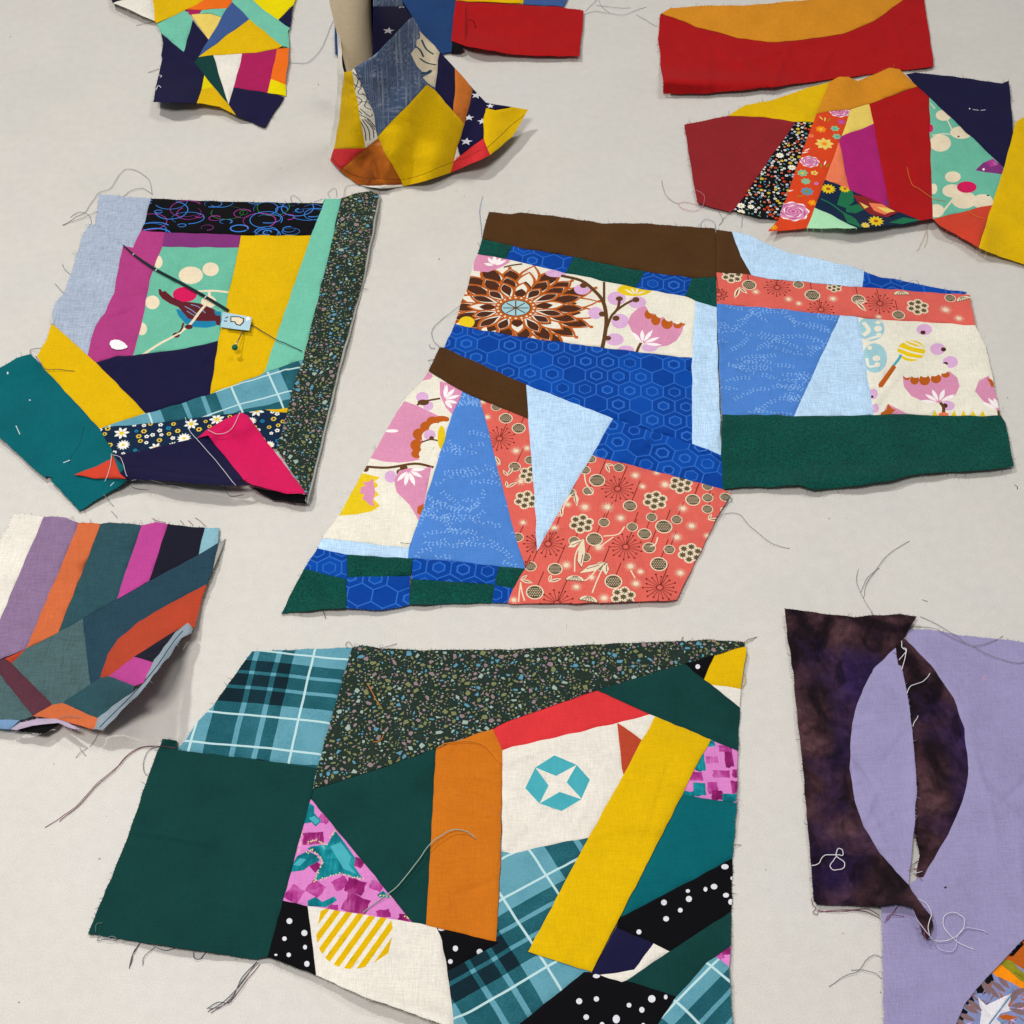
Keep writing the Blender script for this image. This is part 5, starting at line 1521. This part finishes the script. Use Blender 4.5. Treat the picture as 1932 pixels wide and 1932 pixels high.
ca = np.array(ctrl, float)


def tps_fit(c):
    X = c[:, :2] / 300
    d = np.linalg.norm(X[:, None] - X[None], axis=2)
    Km = np.where(d > 0, d ** 2 * np.log(np.maximum(d, 1e-9)), 0) + np.eye(len(X)) * 3e-3
    Pm = np.concatenate([np.ones((len(X), 1)), X], 1)
    M_ = np.block([[Km, Pm], [Pm.T, np.zeros((3, 3))]])
    w_ = np.linalg.solve(M_, np.concatenate([c[:, 2], np.zeros(3)]))

    def f(F):
        Y = np.asarray(F, float) / 300
        q = np.linalg.norm(Y[:, None] - X[None], axis=2)
        return (np.where(q > 0, q ** 2 * np.log(np.maximum(q, 1e-9)), 0) @ w_[:-3]) + w_[-3] + Y @ w_[-2:]
    return f


hc = tps_fit(ca)
fold = lambda F: 2.6 * np.sin((F[:, 0] - 640) / 14 + (F[:, 1]) / 40) * np.clip((F[:, 1] - 120) / 200, 0, 1)
Cf = Thing('patchwork_cuff', 'flared patchwork cuff of denim, mustard and star print pieces standing upright round the beige form', 'patchwork', (720, 300), seed=14, rough=.7, hfun=lambda F: np.maximum(hc(F) + fold(F), 1.5))
hem = [tl(1, 0, 'seam', '575,1190 630,1255 760,1330 940,1350 1095,1355', .45), tl(1, 0, 'seam', '1090,1362 1250,1320 1390,1260 1480,1225 1600,1180 1700,1130', .45), tl(1, 0, 'seam', '1740,1120 1850,1020 1932,940 2040,860', .45)]
patch(Cf, 'denim', '704,-30 735,-30 758,0 762,13 704,12', label='denim patch', name='denim_patch')
patch(Cf, 'navy', '704,12 762,13 778,31 703,107', [('dotw', star((733, 58), 11.5, .2)), ('dotw', star((757, 11), 9, .5))], name='star_print_patch', label='navy patch with white stars')
patch(Cf, 'denim', '668,128 703,107 778,31 794,58 830,98 826,114 821,170 806,160 712,258 703,207', [tp(1, 0, 'pcream', '1235,235 1400,395 1385,450 1350,660 1300,630 1258,585 1330,545 1260,545 1215,500 1168,405 1210,355 1212,305 1240,285'), tl(1, 0, 'slate', '1250,300 1285,370 1340,410', 1.6), tl(1, 0, 'slate', '1235,440 1290,475 1360,490', 1.6), tl(1, 0, 'slate', '1205,350 1240,380 1265,430', 1.6), tl(1, 0, 'slate', '1250,550 1290,550 1325,530', 3)], name='denim_patch', label='scratched denim patch with a cream leaf')
patch(Cf, 'navy', '830,98 858,128 859,160 855,210 821,170 826,114')
patch(Cf, 'copper', '858,128 893,168 877,234 855,210 859,160')
patch(Cf, 'navy', '893,168 917,194 917,203 911,225 912,260 868,293 863,276 877,234', [('dotw', star((899, 180), 11, .1)), ('dotw', star((885, 222), 10, .3)), ('dotw', star((880, 267), 12, .2)), ('dotw', star((910, 229), 10, .4))], name='star_print_patch', label='navy patch with white stars')
patch(Cf, 'navy', '917,194 950,199 966,201 935,208 917,203', [('dotw', star((925, 200), 8, .4))], name='star_print_patch', label='navy strip with white stars')
patch(Cf, 'mustard', '917,203 935,208 966,201 997,207 966,258 925,293 912,260 911,225', hem, level=.3)
patch(Cf, 'mustard', '806,160 821,170 855,210 877,234 863,276 855,305 850,326 804,341 760,352 756,340 712,261 712,258', hem, level=.3)
patch(Cf, 'white', '863,276 868,293 855,305')
patch(Cf, 'strawb', '855,305 868,293 912,260 925,293 850,326', hem)
patch(Cf, 'mustard', '649,136 663,133 690,279 630,281 638,240 643,200')
bl = [tl(1, 0, 'tdark', q, .8) for q in ('730,545 770,600 740,690', '750,560 800,640 770,700 830,720', '720,620 780,660 800,600', '745,720 800,760 760,810 800,860', '800,700 840,740 820,800 870,830', '770,860 850,900 900,960', '780,900 820,980 830,1060', '800,900 850,980 860,1060', '820,900 880,970 890,1040', '770,770 840,770 870,800', '785,820 860,880 880,860', '840,900 900,980', '790,600 760,560')]
patch(Cf, 'cream', '663,133 668,128 703,207 712,258 712,261 690,279', bl, name='line_print_patch', label='cream patch with dark curving lines')
patch(Cf, 'strawb', '630,281 690,279 640,322 624,302', hem)
patch(Cf, 'mottled', '690,279 712,261 756,340 757,348 717,350 676,349 640,322', hem, label='mottled brown patch')
patch(Cf, 'white', '676,349 717,350 757,348 760,352 717,356', name='hem', label='off white hem')
patch(Cf, 'white', '636,25 641,30 645,110 649,136 643,200 638,240 630,281 624,302 618,291 629,235 636,175 637,100', level=-.3)
# inner lining: dark inside face and the far side, from the ridge down to the table
hcl = lambda F: np.maximum(hc(F), 3)
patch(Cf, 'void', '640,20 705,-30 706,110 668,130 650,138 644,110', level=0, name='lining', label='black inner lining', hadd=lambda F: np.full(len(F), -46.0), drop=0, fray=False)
flush(Cf)
ridge = np.array(parse('637,-10 704,-30 740,-30 758,0 778,31 794,58 830,98 858,128 893,168 917,194 940,198'))
rz = np.array([hc(ridge[i:i + 1])[0] for i in range(len(ridge))])
rz[0:2] = 128
top = lift(toU(ridge), (rz - 1.0) / 1000)
rows = []
for t in np.linspace(0, 1, 9):
    q = top.copy()
    q[:, 2] = top[:, 2] * (1 - t) + .0012 * t
    q[:, 1] += .018 * t * np.sin(np.linspace(0.2, 1, len(top)) * math.pi) + .012 * t * (1 - t)
    q[:, 0] += -.016 * t * np.linspace(1, 0, len(top)) * 0
    rows.append(q)
V = np.concatenate(rows) - Cf.off
m_ = len(top)
Fc = [[i * m_ + j, i * m_ + j + 1, (i + 1) * m_ + j + 1, (i + 1) * m_ + j] for i in range(8) for j in range(m_ - 1)]
n0 = len(V)
V2 = V + np.array([0, -.0006, 0])
Fc2 = Fc + [[n0 + v for v in reversed(f)] for f in Fc]
o = add_mesh('back_cloth', np.concatenate([V, V2]), Fc2, [mat('navy')], None, Cf.o)
o['label'] = 'navy far side of the cuff'
fr = add_mesh
# the beige form: a tapering padded limb standing on the table
fm = bpy.data.objects.new('padded_form', None)
fbase = toU([(702, 262)])[0]
PF = np.array([(fbase[0] - .004 * math.sin(min(z, .13) / .13 * math.pi / 2) ** 2 - .03 * z, fbase[1] + .02 * z, z) for z in np.linspace(.0005, .178, 22)])
fu = fbase
fm.location = (fu[0], fu[1], 0)
fm['label'] = 'beige cloth covered tapering form rising inside the flared patchwork cuff'
fm['category'] = 'dress form'
col.objects.link(fm)
tt = np.linspace(0, 1, len(PF))
rd = np.interp(tt * .593, [0, .12, .25, .40, .6, 1], [.0105, .0100, .0116, .0148, .0156, .0158])
V, Fc = tube_verts(PF - np.array([fu[0], fu[1], 0]), rd, 28)
add_mesh('padded_limb', V, Fc, [mat('muslin')], None, fm)
V, Fc = tube_verts(np.array([[0, 0, .0055], [0, 0, .0005]]), np.array([.012, .0135]), 24)
add_mesh('base_disc', V, Fc, [mat('muslin')], None, fm)
thread(T(1, 0, '250,470 320,478 390,468 470,400 540,260 575,170 605,125'), 'tgrey', 'long grey thread curving beside the left of the cuff', rad=.00018)

# specks of lint and clipped thread ends on the table
rg = random.Random(77)
V, Fc, mi = [], [], []
for _ in range(85):
    x, y = rg.uniform(10, 1920), rg.uniform(10, 1920)
    if surf([(x, y)])[0] > 0:
        continue
    a, L = rg.uniform(0, 6.3), rg.choice([1.2, 1.6, 2.2, 3, 6])
    q = np.array([(x, y), (x + L * math.cos(a), y + L * math.sin(a) * .8), (x + 2 * L * math.cos(a + rg.gauss(0, .5)), y + 1.6 * L * math.sin(a + rg.gauss(0, .5)))])
    P = lift(toU(q), np.array([.00025, .0004, .00025]))
    r_ = rg.uniform(.00012, .00024)
    a_, b_ = tube_verts(P, np.array([r_, r_, r_ * .6]), 4)
    o0 = len(V)
    V += a_
    Fc += [[o0 + v for v in f] for f in b_]
    mi += [rg.choice([0, 0, 1, 2])] * len(b_)
lint = add_mesh('lint', V, Fc, [mat('tgrey'), mat('tdark'), mat('twhite')], mi)
lint['kind'] = 'stuff'
lint['label'] = 'tiny specks of lint and clipped thread scattered over the table'
